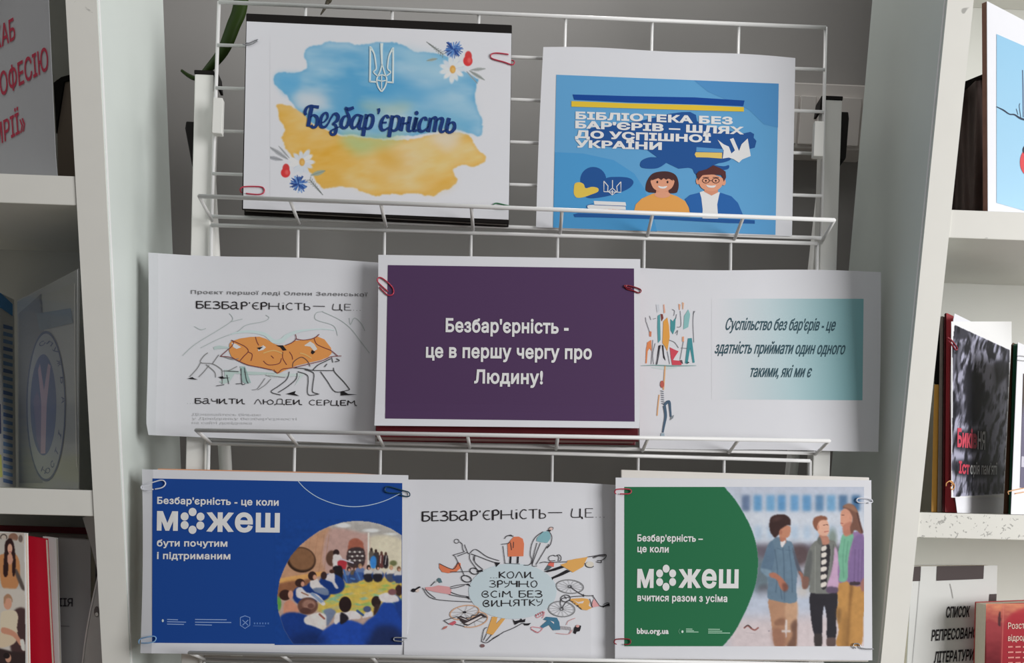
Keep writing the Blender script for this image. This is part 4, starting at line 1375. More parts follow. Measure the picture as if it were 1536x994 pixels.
# seated at the far side
for x, y, top, body, legs in [(560, 400, (60, 44, 42), (120, 126, 150), (58, 82, 130)), (605, 395, (70, 50, 44), (96, 82, 70), (52, 70, 110)), (640, 380, (150, 120, 92), (96, 116, 160), (60, 86, 140)), (700, 390, (48, 38, 38), (192, 188, 184), (38, 36, 44)), (765, 390, (56, 44, 42), (190, 186, 182), (36, 34, 42)), (860, 390, (180, 150, 110), (206, 200, 192), (70, 76, 96)), (915, 400, (120, 92, 70), (190, 186, 184), (48, 66, 112))]:
    E_(x, y + 48, 44, 34, (34, 64, 130), 1)
    P_([(x - 26, y + 8), (x + 26, y + 8), (x + 30, y + 46), (x - 30, y + 46)], body, .8)
    P_([(x - 34, y + 44), (x + 30, y + 40), (x + 26, y + 88), (x - 20, y + 92)], legs, .8)
    E_(x, y - 8, 14, 18, top, .7)
    E_(x + 3, y, 8, 10, (196, 150, 130), .7)
for a, b in [((525, 400), (545, 485)), ((620, 420), (640, 470)), ((575, 460), (600, 465))]:
    L_([a, b], 12, (70, 110, 168), .8)
# the row at the left
for x, y, bx, by in [(295, 445, 330, 540), (210, 500, 240, 575), (385, 430, 430, 490)]:
    E_(bx + 10, by + 10, 92, 72, (26, 54, 118), 1.2, .2)
P_([(285, 480), (330, 460), (360, 500), (400, 540), (330, 545), (290, 525)], (208, 202, 200), .7)
P_([(310, 530), (400, 530), (418, 570), (395, 580), (320, 556)], (110, 124, 150), .8)
E_(300, 442, 30, 32, (54, 36, 34), .8)
E_(318, 452, 14, 18, (196, 146, 122), .8)
P_([(185, 540), (220, 522), (262, 560), (330, 570), (385, 625), (375, 650), (300, 600), (230, 605), (190, 590)], (206, 200, 200), .7)
L_([(300, 570), (375, 632)], 22, (130, 148, 176), .8)
E_(378, 640, 14, 12, (206, 200, 196), .7)
L_([(225, 560), (270, 580)], 9, (150, 110, 92), .7)
E_(212, 492, 34, 30, (58, 38, 34), .8)
E_(232, 500, 13, 18, (196, 142, 120), .8)
P_([(390, 450), (430, 420), (460, 430), (460, 480), (485, 525), (465, 530), (440, 490), (395, 470)], (202, 196, 198), .7)
E_(382, 440, 22, 28, (56, 40, 40), .8)
E_(440, 410, 18, 14, (70, 46, 40), .8)
# front row
E_(60, 640, 20, 50, (92, 150, 74), 1)
P_([(95, 720), (100, 640), (140, 612), (180, 640), (205, 690), (180, 730), (95, 735)], (196, 136, 110), .8)
E_(108, 578, 42, 38, (58, 36, 32), .8)
E_(146, 575, 18, 30, (202, 150, 126), .8)
P_([(70, 735), (140, 700), (260, 720), (330, 790), (380, 840), (380, 930), (120, 930), (80, 800)], (28, 58, 128), 1.2)
P_([(245, 740), (300, 712), (360, 705), (405, 725), (400, 800), (380, 826), (310, 800), (250, 780)], (210, 204, 200), .8)
P_([(380, 690), (430, 672), (468, 700), (440, 750), (405, 800), (400, 730)], (112, 124, 148), .9)
L_([(352, 715), (385, 745)], 14, (150, 96, 84), .7)
E_(268, 655, 72, 60, (104, 72, 62), 1)
E_(276, 645, 46, 34, (150, 112, 98), 1.4)
E_(290, 655, 22, 18, (104, 70, 62), 1)
E_(250, 690, 40, 22, (86, 58, 52), 1)
P_([(360, 850), (470, 770), (560, 755), (660, 790), (700, 860), (690, 930), (360, 930)], (34, 70, 158), 1.2)
P_([(455, 770), (465, 712), (510, 700), (580, 690), (630, 700), (640, 745), (560, 752), (500, 765), (470, 785)], (208, 202, 202), .8)
P_([(505, 700), (560, 745), (500, 785)], (36, 32, 40), .8)
E_(534, 645, 44, 56, (40, 28, 28), .8)
P_([(640, 830), (690, 760), (740, 720), (800, 630), (850, 620), (900, 660), (936, 740), (936, 930), (680, 930)], (32, 66, 148), 1.2)
P_([(700, 900), (760, 800), (880, 800), (936, 860), (936, 934), (690, 934)], (30, 34, 58), 4, .7)
P_([(860, 560), (936, 620), (936, 760), (880, 640)], (30, 58, 128), 1.2)
E_(754, 625, 34, 40, (46, 34, 34), .8)
P_([(745, 650), (780, 650), (760, 700), (735, 720)], (60, 44, 42), .9)
P_([(775, 580), (840, 560), (900, 585), (915, 620), (850, 632), (790, 622)], (206, 200, 202), .8)
E_(915, 545, 26, 40, (60, 40, 38), .9)
E_(868, 556, 30, 22, (120, 80, 84), 1)
P_([(655, 740), (680, 700), (720, 690), (730, 725), (690, 735)], (204, 200, 204), .8)
E_(690, 678, 28, 22, (74, 84, 118), .9)
L_([(620, 690), (660, 720)], 16, (60, 86, 130), .8)
P_([(140, 880), (300, 840), (400, 880), (390, 930), (160, 930)], (22, 36, 76), 5, .6)
cv.noise(.07, 5, 71)
cv.build('photo_print', poster)

clip('paper_clip', bpn, [(232, 733.5), (243, 731), (248, 726), (246.5, 721.5), (241, 720), (228, 723.5), (215, 727), (211.5, 730.5), (214, 734, .0016), (222, 735, .0014), (230, 733.6)], WCLIP, 'white paper clip at the upper left corner of the blue poster', PC, off=.0018)
clip('paper_clip', bpn, [(603, 739), (590, 739.5), (579, 737.5), (577.5, 733), (581, 729.5), (590, 731), (603, 735), (613, 738), (614.5, 743), (610, 744.5, .001), (600, 742)], TEAL, 'dark teal paper clip at the upper right corner of the blue poster', PC, off=.0018)
clip('paper_clip', bpn, [(212, 964), (222, 964), (231, 962), (234, 957), (231, 954), (224, 954.5), (213, 957), (208.5, 960), (208.5, 965, .0)], LBLUE, 'pale blue paper clip at the lower left corner of the blue poster', PC, off=.0018)
clip('paper_clip', bpn, [(611, 956.8), (600, 956), (592, 956), (590.5, 958), (592, 960.5), (600, 961.5), (606, 961.5)], STEEL, 'grey paper clip at the lower right corner of the blue poster', PC, off=.0018)

# ------------------------------------------------------------------ bottom row, centre: the circle of people
cb_ = lambda x, y: .002 * np.sin((x - 610) / 310 * math.pi) - .002 * np.clip((x - 890) / 35, 0, 1)
cp = lean_plane(986, .022, 720, .012, x=770, bump=cb_)
Q = [(607, 719), (926, 725.5), (926.5, 990), (606, 984.5)]
poster = sheet('poster', cp, Q, PAPER, 'white sheet with people drawn around a pale blue oval, between blue and green posters', 'poster',
               wave=lambda u, v: (0 * u, (1 - v) * (-1.6 * np.sin(u * math.pi * 1.1) + 1.2 * np.clip((u - .85) / .15, 0, 1))))
ar = Art(cp, .0003)
h = zf(590, 690, 3.2686)
q = h([(138, 298), (755, 284)])
ar.hand("БЕЗБАР'ЄРНІСТЬ", q[0], q[1], 13.6, 1.7, INK)
q = h([(750, 278), (1045, 280)])
ar.hand('— ЦЕ...', q[0], q[1], 13, 1.2, INK)
ar.ell(*h([(585, 642)])[0], 216 / 3.2686, 136 / 3.2686, (184, 198, 204), layer=1, n=48)
zo = zf(690, 840, 10.971)
for body, p0, p1 in [('...КОЛИ', (490, 290), (1225, 292)), ('ЗРУЧНО', (480, 440), (1290, 440)), ('ВСІМ БЕЗ', (355, 610), (1370, 604)), ('ВИНЯТКУ', (375, 765), (1380, 742))]:
    q = zo([p0, p1])
    ar.hand(body, q[0], q[1], 9.4, 1.35, INK)
OG, PK, TL, YL, BK = (208, 118, 84), (206, 150, 152), (126, 168, 176), (216, 158, 88), (36, 34, 38)
LN = (62, 60, 64)
A = zf(610, 750, 8.28)
S_ = lambda z, pts, wd=1.0, col=LN, ly=4: ar.stroke(z(pts), wd, col, ly)
# pram and its pusher
ar.poly(A([(405, 785), (540, 845), (575, 855), (640, 770), (670, 780), (672, 840), (620, 885), (520, 905), (440, 890), (405, 840)]), OG, 2)
for pts in [[(600, 690), (640, 770), (680, 850), (720, 940)], [(540, 890), (650, 888), (790, 882)], [(405, 785), (575, 855), (640, 770)], [(595, 690), (580, 680), (615, 670), (720, 640)], [(630, 695), (760, 645)], [(720, 550), (760, 650), (785, 665)], [(690, 540), (700, 610), (720, 640)], [(660, 515), (690, 540)], [(785, 660), (860, 610), (1000, 700), (1150, 750)], [(800, 665), (900, 700), (1000, 740), (1090, 770)], [(785, 670), (790, 740), (870, 850)], [(850, 685), (850, 770), (950, 860)], [(835, 690), (835, 750)]]:
    S_(A, pts, 1.0)
ar.ring(*A([(622, 508)])[0], 3.6, 3.0, .9, LN, layer=4)
ar.poly(A([(1085, 765), (1120, 770), (1165, 775), (1110, 830), (1105, 790)]), BK, 4)
ar.poly(A([(870, 875), (940, 860), (950, 885), (880, 895)]), BK, 4)
ar.ring(*A([(840, 880)])[0], 6.6, 4.4, 1.3, BK, .3, 5)
ar.ring(*A([(742, 975)])[0], 7.6, 4.6, 1.3, BK, .3, 5)
# old woman with a stick, man with a tail
ar.poly(h([(560, 410), (590, 375), (615, 374), (635, 385), (641, 410), (638, 470), (562, 472)]), OG, 2)
for pts in [[(530, 412), (560, 408), (575, 400)], [(538, 420), (548, 505)], [(545, 385), (560, 370), (590, 372)], [(550, 375), (575, 366), (585, 374)], [(575, 405), (580, 440)], [(590, 400), (588, 430)]]:
    S_(h, pts, 1.0)
for pts in [[(576, 472), (574, 505)], [(612, 472), (610, 505)]]:
    S_(h, pts, 2.4, BK)
S_(h, [(545, 505), (620, 508)], .7)
ar.poly(h([(705, 380), (735, 350), (758, 348), (770, 360), (770, 385), (755, 405), (725, 402), (702, 396)]), TL, 2)
for pts in [[(735, 350), (700, 375), (680, 410), (672, 460), (680, 490), (668, 512), (640, 514)], [(765, 350), (778, 375), (772, 410), (755, 430)], [(705, 405), (690, 460), (680, 510)], [(722, 405), (700, 460), (682, 515), (705, 518)], [(755, 420), (725, 470), (700, 512)], [(755, 432), (762, 410)]]:
    S_(h, pts, 1.0)
ar.poly(h([(752, 345), (762, 340), (775, 342), (768, 350)]), BK, 5)
ar.ell(*h([(772, 337)])[0], 3.4, 2.4, (206, 178, 170), layer=4)
S_(h, [(762, 338), (770, 328), (784, 330), (780, 342)], .8)
# mother and child flying
B_ = zf(760, 750, 7.647)
ar.poly(B_([(700, 690), (800, 670), (930, 650), (895, 720), (880, 760), (760, 828), (700, 790), (615, 740), (690, 715)]), YL, 2)
ar.poly(B_([(500, 700), (545, 715), (540, 765), (470, 745)]), (206, 104, 92), 2)
ar.poly(B_([(470, 745), (520, 765), (480, 800), (430, 805)]), (84, 98, 104), 2)
ar.poly(B_([(625, 752), (665, 770), (560, 805), (470, 825), (425, 818), (500, 795)]), BK, 3)
ar.poly(B_([(690, 795), (735, 815), (640, 860), (535, 900), (525, 915), (515, 885), (600, 845)]), BK, 3)
for pts in [[(380, 720), (430, 708), (500, 712), (690, 705)], [(930, 650), (1000, 640), (1080, 625), (1140, 625), (1130, 660), (1085, 690), (1040, 690)], [(895, 720), (920, 760), (970, 770), (1000, 755)], [(1000, 650), (1060, 640), (1110, 640)], [(1085, 690), (1085, 715), (1030, 705)]]:
    S_(B_, pts, 1.1)
ar.poly(B_([(990, 650), (1060, 622), (1140, 622), (1130, 640), (1060, 640), (1000, 668)]), (110, 108, 110), 3)
ar.ell(*B_([(955, 735)])[0], 6, 4.4, (202, 196, 184), layer=3)
for pts in [[(480, 660), (500, 640), (540, 630), (560, 640), (600, 625), (625, 650), (620, 690), (590, 695)], [(480, 660), (490, 690), (520, 695), (560, 690)], [(580, 630), (600, 660), (590, 690)]]:
    S_(B_, pts, 1.0)
# woman in pink with a stick
D_ = zf(610, 850, 6.9)
ar.poly(D_([(190, 210), (270, 205), (330, 190), (440, 205), (465, 240), (455, 285), (390, 275), (300, 260), (200, 235)]), PK, 2)
ar.poly(D_([(310, 135), (330, 112), (352, 118), (370, 160), (340, 165)]), (84, 110, 118), 3)
ar.poly(D_([(275, 165), (300, 140), (318, 150), (300, 165)]), (160, 166, 166), 3)
for pts in [[(250, 195), (290, 155)], [(450, 210), (520, 190), (610, 180)], [(450, 225), (530, 210), (600, 190)], [(455, 260), (540, 290), (630, 305)], [(440, 285), (540, 305), (630, 318)], [(165, 215), (280, 330), (680, 362)], [(190, 225), (230, 270), (300, 325)]]:
    S_(D_, pts, 1.0)
ar.poly(D_([(600, 180), (640, 172), (668, 205), (640, 190)]), BK, 4)
ar.poly(D_([(615, 312), (640, 300), (655, 342), (635, 325)]), BK, 4)
ar.poly(D_([(45, 240), (65, 222), (90, 225), (130, 200), (150, 208), (120, 225), (95, 240), (80, 262), (50, 255)]), BK, 4)
ar.ell(*D_([(110, 240)])[0], 3, 3, (206, 190, 182), layer=3)
# wheelchair
for cx, cy, rx, ry in [(600, 470, 152, 70), (690, 545, 150, 75)]:
    c = D_([(cx, cy)])[0]
    ar.ring(c[0], c[1], rx / 6.9, ry / 6.9, 1.6, (198, 158, 130), -.18, 3, *((0, 2 * math.pi) if cx == 600 else (-1.2, 2.4)))
    for k in range(9):
        t = k * .7
        ar.stroke([c, (c[0] + rx / 7.1 * math.cos(t), c[1] + ry / 7.1 * math.sin(t) - rx / 7.1 * math.cos(t) * .16)], .5, (150, 140, 134), 3, False)
ar.ell(*D_([(600, 468)])[0], 2.6, 1.6, BK, layer=4)
ar.poly(D_([(525, 520), (560, 505), (650, 545), (770, 480), (800, 495), (840, 525), (790, 520), (640, 605), (600, 600)]), (60, 52, 54), 4)
ar.poly(D_([(600, 585), (770, 505), (785, 515), (640, 595)]), (206, 200, 200), 5)
ar.poly(D_([(540, 520), (600, 535), (640, 555), (600, 545)]), (206, 200, 200), 5)
ar.poly(D_([(430, 590), (500, 555), (515, 575), (480, 605)]), (190, 92, 104), 5)
for pts in [[(620, 520), (660, 530), (680, 500), (720, 500), (750, 470)], [(385, 555), (440, 592)], [(385, 555), (530, 510)], [(400, 620), (370, 645)], [(500, 590), (600, 615)]]:
    S_(D_, pts, 1.0)
ar.poly(D_([(365, 645), (395, 615), (425, 610), (415, 630), (385, 645)]), (176, 112, 104), 5)
# man upside down with a dog on a lead
ar.poly(D_([(885, 515), (940, 518), (925, 590), (985, 530), (1020, 535), (890, 705), (825, 685)]), YL, 2)
for pts in [[(835, 625), (800, 650), (775, 770)], [(830, 690), (795, 760)], [(880, 700), (820, 770)], [(890, 740), (980, 690), (1000, 675)], [(860, 765), (960, 705)], [(775, 770), (830, 785), (890, 745)], [(1000, 675), (1110, 630), (1200, 580)]]:
    S_(D_, pts, 1.0)
ar.ell(*D_([(785, 815)])[0], 3.4, 2.6, (120, 92, 92), layer=4)
K_ = zf(760, 850, 6.9)
ar.poly(K_([(62, 535), (85, 560), (140, 548), (150, 530), (165, 550), (195, 535), (190, 570), (130, 575), (85, 600)]), BK, 4)
ar.poly(K_([(165, 580), (205, 585), (255, 580), (225, 605), (190, 605)]), BK, 4)
# cyclist
for cx, cy, rx, ry in [(655, 203, 143, 70), (570, 435, 138, 80)]:
    c = K_([(cx, cy)])[0]
    ar.ring(c[0], c[1], rx / 6.9, ry / 6.9, 1.2, (120, 120, 122), .08, 3)
    ar.ring(c[0], c[1], rx / 7.4, ry / 7.4, .5, (150, 150, 152), .08, 3)
    for k in range(14):
        t = k * 2 * math.pi / 14 + .1
        ar.stroke([(c[0] + 2 * math.cos(t), c[1] + 1.4 * math.sin(t)), (c[0] + rx / 7.5 * math.cos(t), c[1] + ry / 7.5 * math.sin(t))], .45, (140, 140, 142), 3, False)
    ar.ring(c[0], c[1], 2.4, 1.8, 1.0, (60, 60, 64), 0, 4)
ar.poly(K_([(660, 330), (780, 322), (840, 330), (860, 360), (850, 400), (880, 425), (830, 448), (780, 440), (720, 395), (660, 350)]), YL, 4)
ar.poly(K_([(690, 340), (740, 365), (800, 350), (790, 375), (740, 380)]), (206, 196, 192), 5)
ar.poly(K_([(905, 330), (960, 405), (880, 420), (890, 360)]), PK, 4)
for pts in [[(655, 203), (790, 290), (900, 295)], [(570, 430), (560, 340), (660, 310), (800, 300)], [(570, 430), (650, 345), (780, 440)], [(795, 280), (800, 310)], [(890, 295), (960, 400)], [(560, 320), (600, 290), (650, 300), (655, 340), (610, 360), (570, 345), (560, 320)], [(600, 300), (620, 330)], [(860, 330), (890, 420)], [(730, 410), (770, 370)], [(960, 400), (990, 410)]]:
    S_(K_, pts, 1.1)
ar.poly(K_([(985, 405), (1010, 398), (1060, 375), (1070, 400), (1030, 405), (1000, 420)]), BK, 5)
S_(K_, [(1000, 390), (1040, 370), (1065, 375)], .9)
# woman lying with raised legs
JN = (66, 112, 138)
ar.poly(K_([(380, 545), (410, 515), (520, 525), (545, 570), (555, 650), (480, 655), (440, 600), (370, 635), (350, 615), (420, 555)]), JN, 3)
ar.poly(K_([(450, 555), (490, 570), (490, 590)]), (206, 200, 200), 4)
ar.poly(K_([(555, 612), (620, 610), (680, 630), (680, 655), (610, 645), (555, 645)]), (196, 192, 194), 3)
for k in range(9):
    S_(K_, [(560 + k * 12, 612 + k), (566 + k * 12, 645 + k)], .7, (110, 108, 116))
for pts in [[(620, 600), (640, 560), (710, 530)], [(680, 650), (640, 695), (510, 685)], [(650, 690), (665, 655)]]:
    S_(K_, pts, .9, (190, 140, 140))
ar.poly(K_([(700, 630), (730, 598), (772, 608), (765, 640), (755, 665), (725, 670), (715, 695), (690, 680)]), BK, 4)
ar.ell(*K_([(735, 612)])[0], 2.6, 2.0, (200, 150, 146), layer=5)
for pts in [[(300, 500), (370, 462), (390, 480), (320, 525), (300, 500)], [(370, 530), (390, 490)], [(255, 640), (265, 620), (350, 630), (370, 640), (320, 680), (255, 640)]]:
    S_(K_, pts, 1.0, (200, 130, 138))
for k in range(4):
    S_(K_, [(300 + k * 22, 490 - k * 10), (312 + k * 22, 510 - k * 10)], 1.1, (150, 60, 70))
    S_(K_, [(258 + k * 20, 645 + k * 9), (268 + k * 20, 655 + k * 9)], 1.1, (170, 70, 80))
ar.build('people_drawing', poster)

# ------------------------------------------------------------------ bottom row, right: the green poster on white sheets and a book
gp = lean_plane(985, .0305, 715, .026, x=1115)
gb = empty('book', gp.at([(1115, 985)])[0] - gp.n * .01, 'white covered book standing behind the green poster, its top edge showing', 'book')
CRM = mat('cream_cover', (216, 212, 206), .8, .5, .04, 40)
quad_box('front_cover', gp, [(931.5, 704), (1304, 715.5), (1303, 992), (934, 990)], .002, CRM, parent=gb)
quad_box('page_block', sub_plane(gp, -.0022), [(936, 706), (1298, 718), (1299, 990), (938, 988)], .014, MATS['book_pages'], .0004, gb)
quad_box('back_cover', sub_plane(gp, -.0164), [(933, 705), (1302, 717), (1302, 991), (936, 989)], .002, CRM, parent=gb)
gbmp = lambda x, y: .001 * np.sin((x - 920) / 390 * math.pi) + .0006 * np.sin((y - 715) / 40)
gpl = sub_plane(gp, .0014, gbmp)
Q = [(923.5, 716), (1307, 720), (1308.5, 990), (922.5, 987.5)]
poster = sheet('poster', gpl, Q, PAPER, 'green poster with white lettering and photo of three walking children', 'poster', nx=30, ny=20)
g = zf(900, 690, 3.2698)
GRN = (35, 101, 66)
cv = Canvas(gpl, 936.5, 730, 1296.2, 968.8, .85, GRN, eps=.00015)
cv.mask = None
k3 = zf(1110, 720, 3.8231)
arc = smooth_path(g([(606, 126), (660, 190), (705, 260), (745, 340), (768, 420), (776, 500), (768, 590), (740, 680), (700, 770), (655, 850), (598, 917)]), 5)
cv.mask = blur(cv.inpoly([tuple(q) for q in arc] + [(1400, 975), (1400, 722)]), .6)
P_ = lambda pts, col, soft=.6, al=1.0, sm=True: cv.poly(k3(pts), col, soft, al, sm)
E_ = lambda x, y, rx, ry, col, soft=.6, rot=0., al=1.: cv.ell(1110 + x / 3.8231, 720 + y / 3.8231, rx / 3.8231, ry / 3.8231, col, soft, rot, al)
L_ = lambda pts, wd, col, soft=.5, al=1.: cv.line(k3(pts), wd / 3.8231, col, soft, al)
P_([(-300, -40), (1000, -40), (1000, 1100), (-300, 1100)], (172, 180, 194), 0, 1, False)
P_([(-80, 40), (740, 40), (740, 80), (-80, 75)], (176, 182, 196), 2, 1, False)
P_([(-80, 170), (740, 185), (740, 370), (-80, 360)], (190, 196, 206), 5, 1, False)
for i, x in enumerate([10, 80, 152, 216, 290, 360, 432, 500, 568, 640]):
    P_([(x, 84), (x + 46, 84), (x + 46, 176), (x, 176)], [(92, 110, 140), (92, 142, 184), (104, 152, 190), (84, 134, 178), (96, 144, 186), (88, 136, 178), (82, 120, 156), (104, 150, 186), (74, 106, 140), (58, 96, 134)][i], 2.2, .95, False)
    P_([(x + 4, 262), (x + 44, 262), (x + 44, 340), (x + 4, 340)], (154, 176, 198), 3.5, .8, False)
P_([(-80, 365), (740, 372), (740, 470), (-80, 470)], (92, 84, 94), 4, .95, False)
P_([(-80, 460), (740, 460), (740, 560), (-80, 580)], (150, 148, 158), 6, .9, False)
E_(110, 560, 60, 110, (92, 108, 116), 4, 0, .9)
E_(140, 640, 40, 40, (76, 76, 82), 4, 0, .9)
E_(340, 430, 60, 60, (84, 68, 70), 5, 0, .9)
E_(530, 330, 24, 50, (110, 122, 110), 3, 0, .8)
E_(390, 610, 40, 60, (92, 112, 122), 4, 0, .7)
P_([(-80, 650), (740, 600), (740, 800), (-80, 800)], (176, 184, 200), 6, .9, False)
P_([(-80, 790), (740, 760), (740, 960), (-80, 960)], (196, 184, 186), 8, 1, False)
E_(360, 640, 40, 30, (190, 182, 174), 5, 0, .7)
# boy in the denim shirt
SK1 = (178, 124, 100)
P_([(165, 680), (250, 690), (322, 690), (324, 780), (326, 850), (320, 955), (268, 955), (268, 860), (262, 790), (258, 860), (262, 950), (200, 950), (185, 860), (175, 780)], (168, 128, 102), .7)
P_([(262, 700), (325, 690), (326, 800), (272, 860)], (186, 150, 122), 1.2, .8)
P_([(205, 800), (255, 790), (258, 830), (200, 830)], (128, 92, 74), 1.4, .8)
P_([(290, 830), (326, 800), (324, 920), (320, 950), (270, 950), (300, 890)], (96, 70, 60), 1.6, .8)
P_([(180, 860), (240, 850), (262, 950), (200, 950)], (128, 88, 74), 2.5, .6)
P_([(262, 800), (272, 800), (272, 860), (262, 860)], (206, 196, 192), .8, .9, False)
P_([(240, 858), (292, 858), (292, 872), (240, 872)], (200, 190, 186), .8, .9, False)
P_([(185, 345), (215, 325), (268, 345), (300, 362), (318, 440), (330, 520), (322, 620), (326, 690), (280, 705), (200, 690), (158, 672), (160, 600), (150, 540), (120, 510), (140, 440), (158, 380)], (98, 120, 138), .7)
P_([(158, 380), (185, 350), (200, 430), (180, 520), (150, 540), (120, 510)], (88, 110, 130), 1.0)
P_([(120, 505), (180, 520), (165, 555), (128, 530)], (116, 138, 154), 1)
for pts in [[(245, 380), (252, 480), (255, 690)], [(280, 380), (296, 520), (300, 640)], [(200, 400), (215, 520), (205, 640)], [(225, 560), (240, 680)]]:
    L_(pts, 6, (74, 94, 112), 1.2, .7)
L_([(215, 390), (245, 400)], 4, (78, 98, 116), .8, .7)
L_([(262, 400), (290, 402)], 4, (78, 98, 116), .8, .7)
P_([(300, 380), (330, 460), (352, 520), (365, 545), (340, 540), (318, 480)], (80, 84, 96), .9)
P_([(335, 520), (362, 540), (370, 600), (360, 622), (350, 560)], (150, 100, 84), .8)
P_([(168, 535), (200, 530), (240, 560), (268, 598), (272, 625), (245, 632), (225, 605), (210, 570), (175, 555)], (164, 108, 88), .8)
P_([(245, 590), (275, 600), (270, 635), (248, 635)], (104, 66, 58), 1.4, .8)
P_([(228, 320), (262, 320), (262, 360), (235, 355)], (168, 112, 92), .8)
P_([(232, 355), (248, 350), (262, 345), (258, 362), (240, 385)], (206, 200, 200), .6)
P_([(222, 285), (240, 262), (285, 262), (290, 292), (278, 325), (246, 328), (226, 318)], SK1, .7)
P_([(172, 290), (168, 250), (178, 212), (215, 196), (260, 198), (288, 222), (290, 258), (270, 258), (240, 276), (228, 290), (222, 310), (200, 330), (182, 310)], (56, 38, 36), .8)
E_(234, 298, 8, 14, (164, 108, 88), .8)
E_(210, 222, 26, 12, (82, 58, 54), 2, -.3, .6)
# boy in the grey shirt
P_([(405, 645), (480, 640), (555, 615), (560, 720), (552, 800), (548, 905), (500, 905), (498, 800), (484, 720), (472, 790), (468, 890), (428, 890), (405, 770)], (40, 38, 44), .7)
P_([(428, 885), (468, 885), (468, 950), (430, 950)], (56, 50, 50), .8)
P_([(500, 905), (546, 905), (546, 950), (500, 950)], (88, 72, 70), .8)
P_([(420, 360), (455, 342), (530, 345), (550, 365), (560, 440), (550, 560), (530, 640), (468, 650), (400, 642), (402, 600), (375, 620), (362, 590), (372, 500), (392, 410)], (112, 114, 110), .7)
P_([(372, 500), (398, 400), (415, 430), (408, 520), (392, 600), (366, 590)], (88, 90, 90), 1.2, .9)
P_([(360, 555), (395, 560), (388, 615), (362, 620)], (120, 88, 78), .9)
P_([(470, 370), (510, 368), (516, 440), (500, 560), (496, 615), (465, 615), (462, 480)], (44, 42, 46), .7)
for i, y in enumerate([382, 420, 460, 500, 545, 590]):
    P_([(468 - (i > 2) * 3, y), (494, y - 6), (494, y + 16), (468 - (i > 2) * 3, y + 24)], (204, 198, 190), .7)
L_([(432, 380), (430, 640)], 5, (134, 136, 130), 1, .8)
L_([(536, 370), (520, 640)], 5, (84, 86, 84), 1, .8)
P_([(455, 312), (500, 318), (512, 360), (470, 372), (455, 345)], (172, 122, 104), .8)
P_([(442, 345), (458, 322), (472, 372), (452, 366)], (96, 98, 94), .8)
P_([(436, 250), (456, 226), (490, 222), (508, 250), (512, 285), (500, 315), (470, 318), (448, 300)], (206, 160, 138), .7)
P_([(418, 250), (424, 218), (455, 204), (490, 208), (502, 226), (470, 228), (448, 248), (446, 288), (428, 276)], (128, 84, 66), .8)
E_(448, 268, 7, 12, (190, 134, 112), .7)
L_([(478, 258), (488, 256)], 4, (86, 56, 50), .6, .9)
L_([(494, 254), (504, 256)], 4, (86, 56, 50), .6, .9)
L_([(484, 296), (506, 292)], 4, (160, 84, 80), .7, .9)
# girl in the lilac jacket
P_([(560, 580), (640, 575), (712, 590), (716, 700), (706, 800), (690, 955), (556, 950), (566, 860), (552, 760), (562, 700)], (176, 130, 74), .7)
P_([(630, 600), (650, 600), (632, 760), (620, 950), (606, 950), (622, 760)], (120, 84, 48), 1.6, .8)
P_([(590, 790), (630, 760), (620, 950), (580, 950)], (140, 102, 58), 3, .7)
P_([(556, 740), (580, 740), (572, 820), (556, 800)], (110, 82, 54), 2, .7)
P_([(600, 320), (640, 300), (700, 300), (716, 380), (716, 560), (690, 600), (615, 580), (560, 580), (565, 440), (580, 360)], (138, 110, 150), .7)
P_([(655, 330), (700, 310), (716, 400), (716, 590), (625, 590), (620, 500), (640, 400)], (120, 98, 140), 1.2)
for x in (660, 682, 702):
    L_([(x, 400), (x - 6, 580)], 5, (100, 80, 118), 1.2, .7)
P_([(545, 380), (565, 440), (560, 520), (562, 615), (500, 612), (520, 540), (536, 460)], (184, 152, 180), .9)
P_([(500, 612), (558, 615), (556, 645), (500, 645)], (92, 76, 98), 1)
P_([(590, 310), (640, 300), (650, 330), (630, 400), (618, 480), (615, 570), (570, 578), (572, 520), (562, 430), (575, 360)], (110, 164, 138), .7)
for pts in [[(600, 340), (590, 450), (595, 560)], [(620, 350), (606, 470)]]:
    L_(pts, 5, (86, 138, 116), 1.1, .7)
P_([(580, 180), (610, 158), (640, 175), (645, 230), (625, 265), (590, 270), (576, 240)], (196, 142, 120), .7)
P_([(590, 262), (640, 240), (645, 300), (600, 320)], (172, 116, 98), .9)
P_([(588, 158), (610, 138), (650, 142), (676, 180), (690, 240), (706, 295), (690, 305), (660, 285), (640, 310), (632, 270), (645, 230), (636, 190), (612, 165)], (112, 78, 66), .8)
P_([(590, 150), (625, 134), (655, 150), (675, 185), (650, 175), (620, 160)], (138, 102, 84), 1)
L_([(672, 190), (690, 260), (702, 300)], 8, (76, 52, 50), 1, .8)
E_(634, 214, 8, 13, (190, 134, 112), .7)
L_([(578, 246), (590, 248)], 4, (150, 80, 76), .6, .9)
L_([(584, 200), (596, 200)], 4, (80, 54, 50), .6, .8)
P_([(690, 590), (716, 560), (714, 630), (696, 632)], (150, 104, 96), .9)
P_([(632, 583), (684, 583), (684, 600), (634, 602)], (60, 48, 54), .7)
L_([(25, 846), (45, 834), (65, 850), (85, 858), (104, 846)], 9, (140, 90, 84), .6)
L_([(27, 842), (46, 830), (66, 846)], 4, (60, 56, 60), .5)
L_([(36, 874), (86, 878)], 4, (170, 160, 164), .6, .7)
E_(166, 864, 5, 4, (150, 140, 146), .7)
cv.mask = None
noisy = cv.A.copy()
cv.noise(.05, 6, 72)
keep = blur(cv.inpoly([tuple(q) for q in arc] + [(1400, 975), (1400, 722)]), .6)[..., None]
cv.A = noisy * (1 - keep) + cv.A * keep
cv.build('photo_print', poster)
ar = Art(gpl, .0002)
zg = zf(930, 780, 5.2333)
GW = (220, 226, 222)
